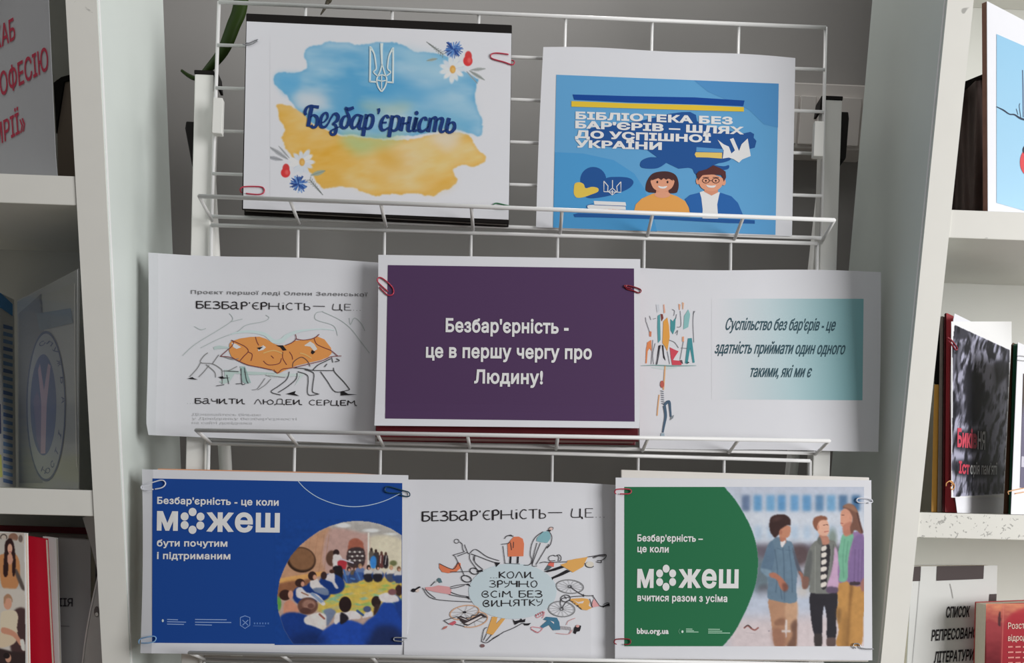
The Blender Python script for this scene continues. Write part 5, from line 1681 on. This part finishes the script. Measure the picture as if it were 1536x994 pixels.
for body, p0, p1, cap, bold in [("Безбар'єрність –", (136, 164), (650, 167), 9.8, .031), ('це коли', (136, 248), (382, 252), 9.8, .031), ('вчитися разом з усіма', (136, 632), (842, 640), 10.2, .031), ('bbu.org.ua', (132, 889), (382, 890), 8.0, .04)]:
    q = zg([p0, p1])
    ar.text(body, q[0], q[1], cap, GW, bold, spacing=1.06)
    if body in ('це коли', 'вчитися разом з усіма'):
        ar.build('heading_lettering' if cap == 9.8 else 'tagline_lettering', poster)
        ar = Art(gpl, .0002)
ar.build('lettering', poster)
ar = Art(gpl, .0002)
mozhesh(ar, zg, [('м', (134, 522), (263, 523)), ('жеш', (458, 523), (930, 526))],
        [(362, 380), (311, 417), (413, 417), (311, 485), (413, 484), (361, 522)], 5.2, 6.0, 34, GW)
ar.build('logo_lettering', poster)
ar = Art(gpl, .0002)
for x, y, wd in [(518, 853, 50), (518, 866, 62), (518, 876, 98), (692, 855, 92), (692, 870, 110), (692, 884, 172)]:
    q = zg([(x, y), (x + wd, y + 1)])
    ar.stroke([q[0], q[1]], 1.3, (150, 186, 164), 2, False)
ar.ell(*zg([(490, 874)])[0], 1.6, 2.0, (196, 214, 202), layer=2)
ar.stroke(zg([(470, 852), (460, 872), (472, 892)]), .8, (96, 146, 118), 2)
ar.build('footer_logos', poster)

clip('paper_clip', gpl, [(930, 740.5), (938, 740.5), (944, 740), (947, 737), (944.5, 733.8), (936, 733), (928, 733.3), (923.5, 734.5), (922, 738, .0), (924.5, 741, -.0006)], RED, 'dark pink paper clip at the upper left corner of the green poster', PC, off=.0018)
clip('paper_clip', gpl, [(936, 966), (943, 966), (946, 962.5), (944, 958.6), (935, 957.8), (926, 958.3), (922, 960), (921.5, 964, .0), (925, 966, -.0004)], DRED, 'dark red paper clip at the lower left corner of the green poster', PC, off=.0018)
clip('paper_clip', gpl, [(1298, 753.5), (1290, 753.5), (1285.8, 752), (1285.2, 749), (1288, 747), (1296, 747), (1304, 748), (1308, 750), (1308, 753, .0004), (1302, 754)], WCLIP, 'white paper clip at the upper right corner of the green poster', PC, off=.0018)
clip('paper_clip', gpl, [(1284, 972), (1280, 969), (1281, 965.5), (1286, 964.8), (1290, 967), (1291, 971), (1299, 972.8), (1310, 973)], STEEL, 'grey wire clip at the lower right corner of the green poster', PC, off=.0018)

# ------------------------------------------------------------------ things on the bookshelves
Z3T = Z2T - PITCH_Z
KS = 0.22                                    # ink and covers deep in the compartments, read from a dimmer part of the photo


def y_at(pl, x, z):
    lo, hi = -400.0, 2600.0
    for _ in range(50):
        m = (lo + hi) / 2
        if pl.at([(x, m)])[0][2] > z:
            lo = m
        else:
            hi = m
    return lo


def footed(pl, quad, z):
    """The quad with its two lower corners brought down exactly to the board at height z."""
    q = list(quad)
    for i in (2, 3):
        q[i] = (q[i][0], y_at(pl, q[i][0], z + 0.0004))
    return q


def block(name, pl, quad, depth, m, label, cat, z=None, group=None, bevel=0.0008):
    q = footed(pl, quad, z) if z is not None else quad
    o = quad_box(name, pl, q, depth, m, bevel)
    return tag(o, label, cat, group)


def book(name, pl, quad, depth, cover, label, z, pages=None, cat='book'):
    """Hard or soft cover around a paler page block, seen from the front."""
    q = footed(pl, quad, z)
    t = empty(name, pl.at([q[3]])[0], label, cat)
    A = pl.at(q)
    c = A.mean(0)
    MB().prism(A, -pl.n * .0015).build('front_cover', cover, t, bevel=.0004)
    MB().prism(c + (A - c) * (0.985, 1, 0.99) - pl.n * .0016, -pl.n * (depth - .0032)).build('page_block', pages or MATS['book_pages'], t, bevel=.0003)
    MB().prism(A - pl.n * (depth - .0015), -pl.n * .0015).build('back_cover', cover, t, bevel=.0004)
    return t


# left bookshelf, upper compartment
pl = turned_plane(0, 1.185, 80, 1.118, 150)
poster = sheet('poster', pl, footed(pl, [(-60, -14), (72, -18), (85, 266), (-60, 262)], Z1T + .0012), PAPER, 'white sheet with slanted red lettering in the upper left bookshelf', 'poster',
               wave=lambda u, v: (1.5 * np.clip((v - .9) / .1, 0, 1) * u, 0 * u))
ar = Art(pl, .0004, k=.2)
CR = (112, 34, 48)
ar.text('ХАБ', (-8, 76), (23, 58), 32, CR, .012, up=(-.07, -1))
ar.build('lettering', poster)
ar = Art(pl, .0004, k=.2)
ar.text('ПРОФЕСІЮ', (-22, 157), (73, 103.5), 34, CR, .012, up=(-.07, -1))
ar.build('lettering', poster)
ar = Art(pl, .0004, k=.2)
ar.text('МРІЇ»', (-8, 220), (38, 195), 31, CR, .012, up=(-.07, -1))
ar.build('lettering', poster)
pl = turned_plane(86, 1.275, 130, 1.26)
bx_ = empty('storage_box', pl.at([(100, 264)])[0], 'dull brown box with black rim behind the red lettered sheet', 'box')
q = footed(pl, [(84, 119), (126, 108), (128, 264), (88, 264)], Z1T)
quad_box('body', pl, q, .03, mat('dull_brown', (92, 82, 74), .3, .7, .08, 20), .001, bx_)
quad_box('rim', sub_plane(pl, .002), [(80, 124), (92, 115), (128, 105), (128, 115), (96, 122), (84, 200)], .006, BLACK, .0005, bx_)

# left bookshelf, middle compartment
pl = turned_plane(25, 1.265, 117, 1.125)
t = sheet('brochure', pl, footed(pl, [(26, 452), (116, 404), (118, 730), (28, 728)], Z2T), mat('grey_brochure', (106, 109, 108), .35, .35, .05, 25, spec=.5), 'grey brochure with round blue emblem in a clear sleeve, middle left bookshelf', 'brochure')
ar = Art(pl, .0004, k=.35)
z = zf(0, 370, 5.233)
NV, MID, PKG = (52, 62, 84), (98, 104, 110), (112, 100, 114)
ar.poly([(28, 470), (62, 440), (66, 480), (64, 724), (29, 724)], (84, 88, 92), 0)
ar.poly([(58, 446), (112, 424), (112, 466), (62, 470)], (112, 114, 110), 0)
ar.poly([(54, 470), (106, 462), (110, 484), (60, 496)], (84, 94, 102), .4)
ar.ell(69, 609, 29.5, 113, NV, layer=1, n=48)
ar.ell(69, 609, 27.6, 109, (104, 109, 114), layer=2, n=48)
ar.ell(65, 607, 19.5, 76, (58, 70, 96), layer=3, n=40)
ar.poly([(57, 555), (60, 545), (66, 585), (72, 545), (76, 548), (70, 606), (68, 680), (61, 680), (62, 606)], PKG, 4)
ar.poly([(56, 585), (62, 606), (61, 680), (55, 660), (50, 600)], (74, 74, 98), 3.5)
for k, ch in enumerate('СЛУЖБА'):
    th = -1.75 + k * .33
    x, y = 69 + 23.5 * math.cos(th), 609 + 93 * math.sin(th)
    dx, dy = -23.5 * math.sin(th), 93 * math.cos(th)
    n = math.hypot(dx, dy)
    ux, uy = dx / n, dy / n
    ar.text(ch, (x - ux * 5, y - uy * 5), (x + ux * 5, y + uy * 5), 6, NV, .015, layer=4, up=(uy, -ux))
for k, ch in enumerate('НОСТІ'):
    th = 1.75 - k * .32
    x, y = 69 + 25.5 * math.cos(th), 609 + 101 * math.sin(th)
    dx, dy = 25.5 * math.sin(th), -101 * math.cos(th)
    n = math.hypot(dx, dy)
    ux, uy = dx / n, dy / n
    ar.text(ch, (x - ux * 4, y - uy * 4), (x + ux * 4, y + uy * 4), 7, NV, .015, layer=4, up=(uy * .6, -1))
ar.stroke([(112, 425), (112.5, 560), (115, 700)], 1.6, (140, 140, 136), 2, False)
ar.build('emblem_print', t)
sl = bpy.data.materials.new('clear_sleeve')
sl.use_nodes = True
nt = sl.node_tree
pb_ = nt.nodes['Principled BSDF']
pb_.inputs['Base Color'].default_value = (.8, .8, .8, 1)
pb_.inputs['Roughness'].default_value = .12
pb_.inputs['Alpha'].default_value = .10
sheet('clear_sleeve', sub_plane(pl, .002), footed(pl, [(25, 450), (118, 402), (119, 730), (27, 728)], Z2T), sl, None, None, parent=None).parent = t

pl = turned_plane(-40, 1.13, 22, 1.262)
t = sheet('leaflet', pl, footed(pl, [(-45, 418), (21, 449), (24, 728), (-45, 726)], Z2T), mat('pale_leaflet', (150, 152, 152), KS * 1.3, .5, .03, 30), 'blue and white leaflet at the far left edge of the middle compartment', 'leaflet')
ar = Art(pl, .0004, k=KS)
ar.poly([(-40, 432), (1, 439), (19, 456), (19, 474), (2, 462), (-40, 455)], (46, 84, 124), 1)
for k in range(22):
    y = 486 + k * 11
    ar.poly([(5, y), (19, y + 4), (19, y + 9), (5, y + 6)], (70, 88, 112) if k % 3 else (58, 72, 100), 1)
ar.poly([(-30, 590), (1, 606), (2, 650), (-30, 660)], (40, 46, 66), 1)
ar.poly([(-30, 672), (2, 682), (4, 715), (-30, 722)], (150, 122, 70), 1)
ar.build('leaflet_print', t)

# left bookshelf, lower compartment
REDB = mat('dark_red_cloth', (66, 18, 24), .22, .6, .1, 60)
book('book', front_plane(1.262), [(-60, 787), (131, 792.5), (131, 900), (-60, 900)], .03, REDB, 'dark red book at the back of the lower left compartment', Z3T)
book('folder', front_plane(1.215), [(-60, 795), (129, 803), (129, 900), (-60, 900)], .03, mat('dark_grey_cover', (66, 62, 60), .22, .6, .08, 40), 'dark grey folder behind the magazines in the lower left compartment', Z3T, cat='folder')
GREYC = mat('grey_cover', (104, 104, 106), .26, .5, .05, 20)
gpl2 = front_plane(1.172)
t = book('book', gpl2, [(80, 806), (136, 809.5), (136, 1000), (86, 1000)], .016, GREYC, 'grey book with dark serif letters beside the white and red covers', Z3T)
ar = Art(gpl2, .0004, k=.26)
ar.text('ІІЯ', (88, 909), (109, 909), 12, (34, 32, 36), .02)
ar.build('lettering', t)
ar = Art(gpl2, .0004, k=.26)
ar.stroke([(91, 938.5), (104, 939)], 1.6, (80, 80, 82), 2, False)
ar.build('small_print_line', t)
book('magazine', front_plane(1.150), [(64, 804), (84, 806.5), (93, 1000), (76, 1000)], .006, mat('white_cover', (176, 174, 172), .34, .5, .02, 30), 'white magazine standing between the red book and the grey book', Z3T, cat='magazine')
book('book', front_plane(1.137), [(34, 803), (68, 808), (85, 1000), (40, 1000)], .008, mat('crimson_cover', (142, 12, 32), .5, .45, .05, 30), 'crimson red book beside the magazine with photos of women', Z3T)
mpl = front_plane(1.118)
t = book('magazine', mpl, [(-60, 794), (37.5, 799.5), (44, 1000), (-60, 1000)], .008, mat('magazine_cover', (178, 172, 166), .46, .4, .02, 30), 'magazine with photo portraits of women on its cover', Z3T, cat='magazine')
cv = Canvas(mpl, -20, 799, 38, 1010, .7, (160, 154, 148), eps=.0005, k=.46)
z = zf(0, 720, 3.63)
P_ = lambda pts, col, soft=.6, al=1.0: cv.poly(z(pts), col, soft, al)
E_ = lambda x, y, rx, ry, col, soft=.6, al=1.: cv.ell(x / 3.63, 720 + y / 3.63, rx / 3.63, ry / 3.63, col, soft, 0, al)
P_([(-90, 280), (136, 290), (136, 345), (-90, 345)], (150, 142, 134), 1)
E_(20, 312, 20, 20, (60, 54, 50)); E_(20, 312, 14, 14, (150, 140, 130)); E_(72, 312, 26, 24, (110, 82, 68)); E_(112, 318, 12, 20, (90, 80, 74))
P_([(-90, 345), (128, 350), (130, 590), (-90, 590)], (148, 144, 138), 1)
P_([(-5, 420), (25, 400), (80, 400), (105, 440), (108, 520), (88, 590), (20, 590), (0, 520)], (150, 104, 68))
P_([(80, 500), (95, 490), (140, 600), (125, 608)], (70, 62, 58), .8)
P_([(18, 510), (25, 380), (30, 335), (55, 315), (75, 345), (85, 430), (82, 510), (68, 515), (62, 400), (48, 400), (42, 515)], (38, 24, 24))
E_(54, 372, 13, 26, (168, 128, 110))
P_([(44, 405), (64, 405), (70, 440), (54, 460), (40, 440)], (160, 118, 100))
L__ = cv.line(z([(50, 390), (62, 391)]), .8, (120, 50, 52), .5)
P_([(-90, 600), (150, 605), (155, 720), (-90, 720)], (158, 152, 144), 1)
P_([(70, 720), (150, 715), (155, 930), (60, 930)], (58, 42, 42), 1.2)
P_([(5, 730), (30, 710), (80, 710), (98, 740), (92, 800), (90, 830), (10, 830)], (172, 158, 138))
P_([(0, 830), (90, 825), (85, 880), (40, 905), (-10, 905)], (168, 152, 130))
P_([(15, 800), (80, 825), (125, 890), (110, 900), (70, 850), (10, 830)], (158, 112, 92))
P_([(110, 870), (130, 870), (138, 925), (118, 920)], (176, 168, 162))
E_(42, 672, 22, 32, (164, 120, 100))
P_([(20, 665), (22, 635), (45, 618), (66, 640), (66, 668), (58, 645), (34, 645), (26, 672)], (132, 100, 78))
P_([(-90, 910), (60, 930), (150, 950), (160, 1060), (-90, 1060)], (44, 34, 34), 1)
E_(45, 968, 16, 24, (156, 116, 98))
E_(36, 955, 18, 16, (32, 26, 26))
cv.poly([(36.2, 799), (38, 799), (42, 1010), (39.5, 1010)], (182, 178, 174), .4)
cv.build('cover_photos', t)
LEA = mat('grey_leaflet', (118, 118, 118), .32, .35, .08, 40, spec=.5)
pl = turned_plane(124, 1.165, 147, 1.125)
o = MB().prism(pl.at([(123.5, 776), (141, 769), (146, 800), (148.5, 856), (146.5, 858), (136, 818)]), -pl.n * .003).build('leaflet', LEA, bevel=.0003)
tag(o, 'small grey leaflet leaning on the side panel above the grey book', 'leaflet')
pl = turned_plane(124, 1.150, 160, 1.122)
q = [(147.5, 860), (151, 900), (156, 1000)]
body = [(147, 862), (154, 930), (156, 1000), (160, y_at(pl, 160, Z3T + .0004)), (112, y_at(pl, 112, Z3T + .0004)), (123, 994), (128, 955), (135, 915)]
o = MB().prism(pl.at(body), -pl.n * .003).build('brochure', LEA, bevel=.0003)
tag(o, 'curled grey brochure with white edge against the side panel, below the leaflet', 'brochure')
ar = Art(pl, .0004, k=.34)
ar.stroke([(147, 863), (135.5, 915), (128.5, 955), (123.5, 994), (120, 1020)], 2.2, (170, 170, 170), 1)
ar.ell(145, 917, 4, 8, (70, 66, 66), layer=1)
ar.ell(145, 921, 2.4, 3, (150, 146, 144), layer=2)
ar.stroke([(149, 880), (152, 940)], 2.5, (84, 82, 80), 1)
ar.build('brochure_print', o)

# right bookshelf, upper compartment
pl = turned_plane(1478, 1.125, 1536, 1.165, 160)
q = footed(pl, [(1480, 2), (1575, 52), (1575, 320), (1481.5, 312)], Z1T)
t = tag(quad_box('board', pl, q, .0055, mat('brown_cardboard', (104, 72, 62), .7, .75, .25, 120), .0004), 'brown cardboard backing board behind the red bird sheet', 'board')
pp2 = sub_plane(pl, .0008)
qs = footed(pp2, [(1480.5, 1.5), (1575, 51), (1575, 320), (1482, 312)], Z1T)
poster = sheet('poster', pp2, qs, PAPER, 'white sheet with blue sky, bare twig and red bird, upper right bookshelf', 'poster')
ar = Art(pp2, .0004)
ar.grid([(1495, 51), (1575, 86), (1575, 327), (1495, 304)], 10, 16, lambda u, v: np.array((132, 174, 200.)) * (1 - v) + np.array((148, 184, 206.)) * v, 0)
ar.stroke([(1495, 160), (1505, 165), (1514, 171), (1522, 172), (1532, 178), (1550, 182)], [1, 2.2, 1.8, 2.2, 3, 3], (50, 58, 74), 2)
ar.stroke([(1527, 172), (1524.5, 163)], .9, (60, 66, 80), 2)
ar.stroke([(1531.5, 177), (1529, 160), (1530, 155)], .9, (60, 66, 80), 2)
ar.stroke([(1534, 105), (1534.5, 130), (1535, 176)], 1.0, (70, 60, 84), 2)
ar.ell(1545, 243, 15, 22, (190, 74, 78), layer=3)
ar.ell(1546, 225, 12, 10, (52, 50, 60), layer=4)
ar.ell(1550, 262, 12, 12, (60, 64, 78), layer=2.5)
ar.build('bird_print', poster)

fold = lambda x, y: .006 * np.sin((x - 1420) / 7.0 + (y - 120) / 60) + .003 * np.sin((x - 1400) / 3.1)
bag_pl = Plane((0, 1.235, 0), (0, -1, 0), fold)
bg = empty('cloth_bag', bag_pl.at([(1450, 312)])[0], 'dark brown cloth bag with black strap behind the cardboard board', 'bag')
q = footed(front_plane(1.235), [(1440, 128), (1530, 92), (1530, 312), (1405, 312)], Z1T + .004)
bo = sheet('bag_body', bag_pl, q, mat('dark_brown_cloth', (70, 60, 58), .42, .85, .2, 60), None, None, nx=40, ny=20, thick=.02)
bo.parent, bo.matrix_parent_inverse = bg, bg.matrix_world.inverted()
quad_box('strap', front_plane(1.222), [(1442, 124), (1530, 88), (1530, 106), (1466, 118), (1452, 132), (1444, 136)], .008, BLACK, .0008, bg)

# right bookshelf, middle compartment
pl = plane3((1431, 490, 1.136), (1430, 740, 1.136), (1510, 640, 1.29))
e = np.array([-pl.n[1], pl.n[0], 0.0])
e /= np.linalg.norm(e)
e = e if e[0] > 0 else -e
RM = Z2T + .0004


def spine(pts, Y, length, m, name, parent, bevel=.0008):
    fp = front_plane(Y)
    q = list(pts)
    n = len(q) // 2
    q = [(x, y_at(fp, x, RM)) if y > 755 else (x, y) for x, y in q]
    return MB().prism(fp.at(q), e * length).build(name, m, parent, bevel=bevel)


bk = empty('book', on_y(1404, 766, 1.14), 'yellow spined book with black upper half, leftmost on the middle right shelf', 'book')
spine([(1402.5, 482), (1409, 480), (1408.5, 576), (1401, 576)], 1.146, .16, BLACK, 'upper_spine', bk)
spine([(1401, 576.3), (1408.5, 576.3), (1405, 767), (1396.5, 767)], 1.146, .16, mat('ochre_spine', (190, 140, 66), .7, .45, .1, 40), 'lower_spine', bk)
bk = empty('book', on_y(1411, 766, 1.14), 'book with grey page edges between yellow spine and red folder', 'book')
spine([(1409.8, 474), (1415, 474), (1412.5, 767), (1405.8, 767)], 1.142, .15, mat('grey_page_edges', (124, 112, 106), .7, .7, .15, 200), 'page_block', bk)
bk = empty('folder', on_y(1424, 766, 1.135), 'red folder behind the dark black and white photo sheet', 'folder')
RF = mat('red_folder', (142, 42, 48), .74, .4, .12, 40)
spine([(1416.2, 470.5), (1419, 468.5), (1417, 767), (1413.3, 767)], 1.1375, .15, mat('dark_red_folder', (70, 20, 24), .74, .45, .1, 40), 'back_cover', bk)
spine([(1419.4, 468.7), (1433, 476), (1425, 500), (1424.5, 600), (1423, 720), (1435, 767), (1417.2, 767)], 1.136, .14, RF, 'front_cover', bk)
cb2 = lambda x, y: .004 * np.clip((1440 - x) / 16, 0, 1)
dp = sub_plane(pl, .0065)
Q = footed(dp, [(1432, 470), (1516, 511), (1507, 764), (1436, 767)], Z2T)
poster = sheet('poster', dp, Q, PAPER, 'sheet with dark black and white photo, red and white lettering, middle right shelf', 'poster', nx=30, ny=30,
               wave=lambda u, v: (-(7.5 * np.sin(np.clip(v / .98, 0, 1) * math.pi) ** .6) * (1 - u) ** 6, 0 * u))
cv = Canvas(dp, 1427, 482, 1517, 746, .8, (216, 216, 220), eps=.0005)
pq = [(1432.5, 487), (1515, 525), (1505.5, 740), (1430, 745)]
cv.mask = blur(cv.inpoly([(1432, 487), (1428.5, 520), (1429, 600), (1427.5, 700), (1430, 745), (1505.5, 740), (1510, 640), (1515, 525)]), .5)
n1 = vnoise(cv.X * 1.6 + cv.Y * .3 + 12 * vnoise(cv.X, cv.Y, 40, 35), cv.Y * .36, 5.5, 31, 3)
n2 = vnoise(cv.X + 20 * vnoise(cv.X, cv.Y, 50, 33), cv.Y * .5, 26, 32)
g_ = np.clip((n1 * 1.0 + n2 * .35 - .52) * 3.8, 0, 1)[..., None]
tex = np.array((28, 28, 34.)) * (1 - g_) + np.array((150, 150, 168.)) * g_
m = cv.mask[..., None]
cv.A = cv.A * (1 - m) + tex * m
zz = zf(1360, 460, 5.523)
for pts, s_, al in [([(400, 150), (520, 200), (560, 240), (470, 270), (380, 260)], 1.5, .8), ([(490, 480), (560, 540), (620, 560), (630, 760), (600, 930), (500, 920), (480, 700)], 1.8, .95), ([(720, 470), (780, 440), (850, 470), (840, 560), (770, 640), (740, 700), (720, 560)], 2, .85), ([(630, 700), (700, 740), (690, 840), (640, 830)], 2, .7), ([(390, 780), (440, 800), (430, 900), (380, 880)], 2, .7), ([(830, 350), (870, 360), (860, 900), (835, 900)], 1.5, .8), ([(580, 700), (610, 720), (600, 960), (520, 990), (500, 960)], 2, .7)]:
    cv.poly(zz(pts), (26, 26, 32), s_, al)
for pts, wd in [([(470, 300), (430, 420), (450, 640), (470, 900)], 5), ([(640, 250), (590, 330), (580, 430)], 3), ([(700, 440), (730, 640), (690, 780), (640, 860)], 5), ([(800, 780), (740, 880), (700, 960), (680, 1000)], 6), ([(520, 220), (560, 360), (545, 460)], 4), ([(400, 400), (390, 560), (420, 740)], 4)]:
    cv.line(zz(pts), wd, (134, 134, 150), 1.4, .55)
for k in range(26):
    x = 1434 + k * 2.9
    cv.line([(x, 700 + (k * 7) % 14), (x + 1.5, 738)], 1.2, (112, 112, 122) if k % 2 else (50, 50, 58), .9, .5)
for pts in ([(1433, 648), (1470, 644), (1482, 650), (1480, 676), (1434, 674)], [(1434, 690), (1496, 694), (1497, 716), (1434, 712)]):
    cv.poly(pts, (26, 26, 32), 2.5, .8)
cv.build('photo_print', poster)
ar = Art(dp, .0008)
zz = zf(1360, 620, 5.523)
q = zz([(420, 270), (582, 283), (588, 292), (650, 297)])
ar.text('Биків', q[0], q[1], 26, (182, 70, 86), .04, layer=2)
ar.text('НЯ', q[2], q[3], 26, (236, 234, 240), .02, layer=2)
q = zz([(432, 490), (522, 500), (528, 500), (748, 504)])
ar.text('Іст', q[0], q[1], 17, (172, 62, 78), .04, layer=2)
ar.text("орія пам'яті", q[2], q[3], 17, (232, 230, 238), .02, layer=2)
ar.build('lettering', poster)
clip('paper_clip', dp, [(1421, 506, .001), (1426, 509), (1432, 516), (1436, 523), (1433, 524), (1428, 517), (1423, 511)], DRED, 'dark red paper clip on the black and white photo sheet', r=.0008)
clip('paper_clip', dp, [(1419, 729, .001), (1420, 724), (1426, 721), (1431, 726), (1431, 732), (1428, 734), (1426, 731), (1429, 726), (1424, 721)], ORANGE, 'orange paper clip at the lower corner of the black and white photo sheet', r=.0006)

e_old = e
pl2 = plane3((1527, 515, 1.138), (1517, 760, 1.138), (1580, 640, 1.262))
e = np.array([-pl2.n[1], pl2.n[0], 0.0])
e /= np.linalg.norm(e)
e = e if e[0] > 0 else -e
bk = empty('folder', on_y(1516, 765, 1.14), 'green folder standing at the right of the black and white photo sheet', 'folder')
spine([(1516.5, 517), (1519.5, 513), (1512, 765), (1504.5, 765)], 1.142, .10, mat('brown_inner_cover', (74, 50, 34), .74, .5, .2, 60), 'back_cover', bk)
spine([(1519.8, 516), (1526.5, 515), (1517, 765), (1512.6, 765)], 1.138, .10, mat('green_cover', (28, 76, 54), .74, .45, .1, 40), 'front_cover', bk)
e = e_old
sp2 = sub_plane(pl2, .004)
Q = footed(sp2, [(1527, 513), (1590, 540), (1590, 763), (1516.5, 761)], Z2T)
poster = sheet('poster', sp2, Q, PAPER, 'white sheet on the green folder at the right edge of the photo', 'poster')
ar = Art(sp2, .0004)
ar.grid([(1535, 560), (1590, 575), (1590, 738), (1530, 731)], 8, 8, lambda u, v: np.array((96, 92, 112.)) if v > .3 else np.array((74, 66, 62.)), 0)
ar.grid([(1532.5, 684), (1590, 690), (1590, 706), (1532, 700)], 4, 2, (176, 174, 186), 1)
ar.build('photo_print', poster)
clip('paper_clip', sp2, [(1513, 741, .0), (1512, 737), (1516, 736), (1530, 733), (1560, 728), (1562, 732), (1540, 737), (1523, 740)], ORANGE, 'orange paper clip at the lower left of the white sheet on the green folder', r=.0006)
clip('paper_clip', sp2, [(1526, 534, .0), (1534, 534), (1552, 538), (1553, 542), (1536, 541), (1527, 540)], STEEL, 'grey wire clip at the upper left of the white sheet on the green folder', r=.0005)

# right bookshelf, lower compartment
wpl = front_plane(1.165)
t = book('book', wpl, [(1368, 849), (1496, 847.5), (1491, 1000), (1352, 1000)], .03, mat('grey_white_cover', (190, 190, 188), .7, .5, .05, 25, chips=.2, chip_scale=40), 'grey white book with bold black title, lower right bookshelf', Z3T)
ar = Art(wpl, .0004, k=.66)
zz = zf(1340, 820, 5.714)
DB = (70, 62, 62)
ar.poly(zz([(170, 170), (236, 166), (230, 292), (162, 294)]), DB, 1)
ar.poly(zz([(376, 164), (778, 158), (772, 274), (370, 290)]), DB, 1)
ar.poly(zz([(826, 404), (886, 402), (882, 484), (820, 484)]), DB, 1)
ar.stroke(zz([(238, 170), (205, 560), (165, 994)]), .8, (160, 160, 160), 1, False)
ar.stroke(zz([(486, 315), (500, 370), (512, 440)]), .8, (130, 128, 126), 1, False)
for body, p0, p1, cap in [('СПИСОК', (450, 604), (652, 597), 15.6), ('РЕПРЕСОВАНОЇ', (326, 803), (738, 775), 15.6), ('ЛІТЕРАТУРИ', (348, 992), (686, 968), 16)]:
    q = zz([p0, p1])
    ar.text(body, q[0], q[1], cap, (34, 32, 34), .03, layer=2, up=(.05, -1), slant=.05)
ar.build('lettering', t)
rpl = front_plane(1.122)
t = book('book', rpl, [(1480, 906), (1580, 902), (1580, 1000), (1473, 1000)], .028, mat('red_brown_cover', (150, 52, 50), .7, .4, .05, 20), 'red book with sunset coloured cover in front of the grey white book', Z3T)
cv = Canvas(rpl, 1479, 905, 1545, 1006, .8, (150, 50, 52), eps=.0005, k=.7)
v = np.clip((cv.Y - 905) / 95, 0, 1)[..., None]
nz_ = vnoise(cv.X, cv.Y * 2, 14, 41)[..., None]
top_, mid_, bot_ = np.array((196, 126, 96.)), np.array((140, 54, 58.)), np.array((96, 24, 32.))
t2 = np.clip(v * 3 + (nz_ - .5) * .8, 0, 1)
t3 = np.clip((v - .4) * 1.8 + (nz_ - .5) * .5, 0, 1)
cv.A = (top_ * (1 - t2) + mid_ * t2) * (1 - t3) + bot_ * t3
cv.poly([(1506, 940), (1516, 922), (1536, 912), (1560, 920), (1560, 1010), (1506, 1010)], (156, 36, 48), 2, .75)
cv.poly([(1498, 920), (1501, 918), (1501, 938), (1497, 936)], (64, 34, 38), .6, .9)
cv.line([(1505.5, 905), (1502, 1006)], 1.2, (190, 110, 100), .5, .7)
cv.build('cover_print', t)
ar = Art(rpl, .0008, k=.7)
LT = (218, 178, 164)
ar.text('Розстріляне', (1512, 943), (1566, 941), 9.5, LT, .01, layer=1)
ar.text('відродження', (1512, 961), (1566, 959), 9.0, LT, .01, layer=1)
for k in range(4):
    for j in range(3):
        x = 1512 + j * 11
        ar.stroke([(x, 970 + k * 8), (x + 7 + (k + j) % 3, 969.6 + k * 8)], 2.2, (196, 130, 122), 1, False)
ar.build('lettering', t)
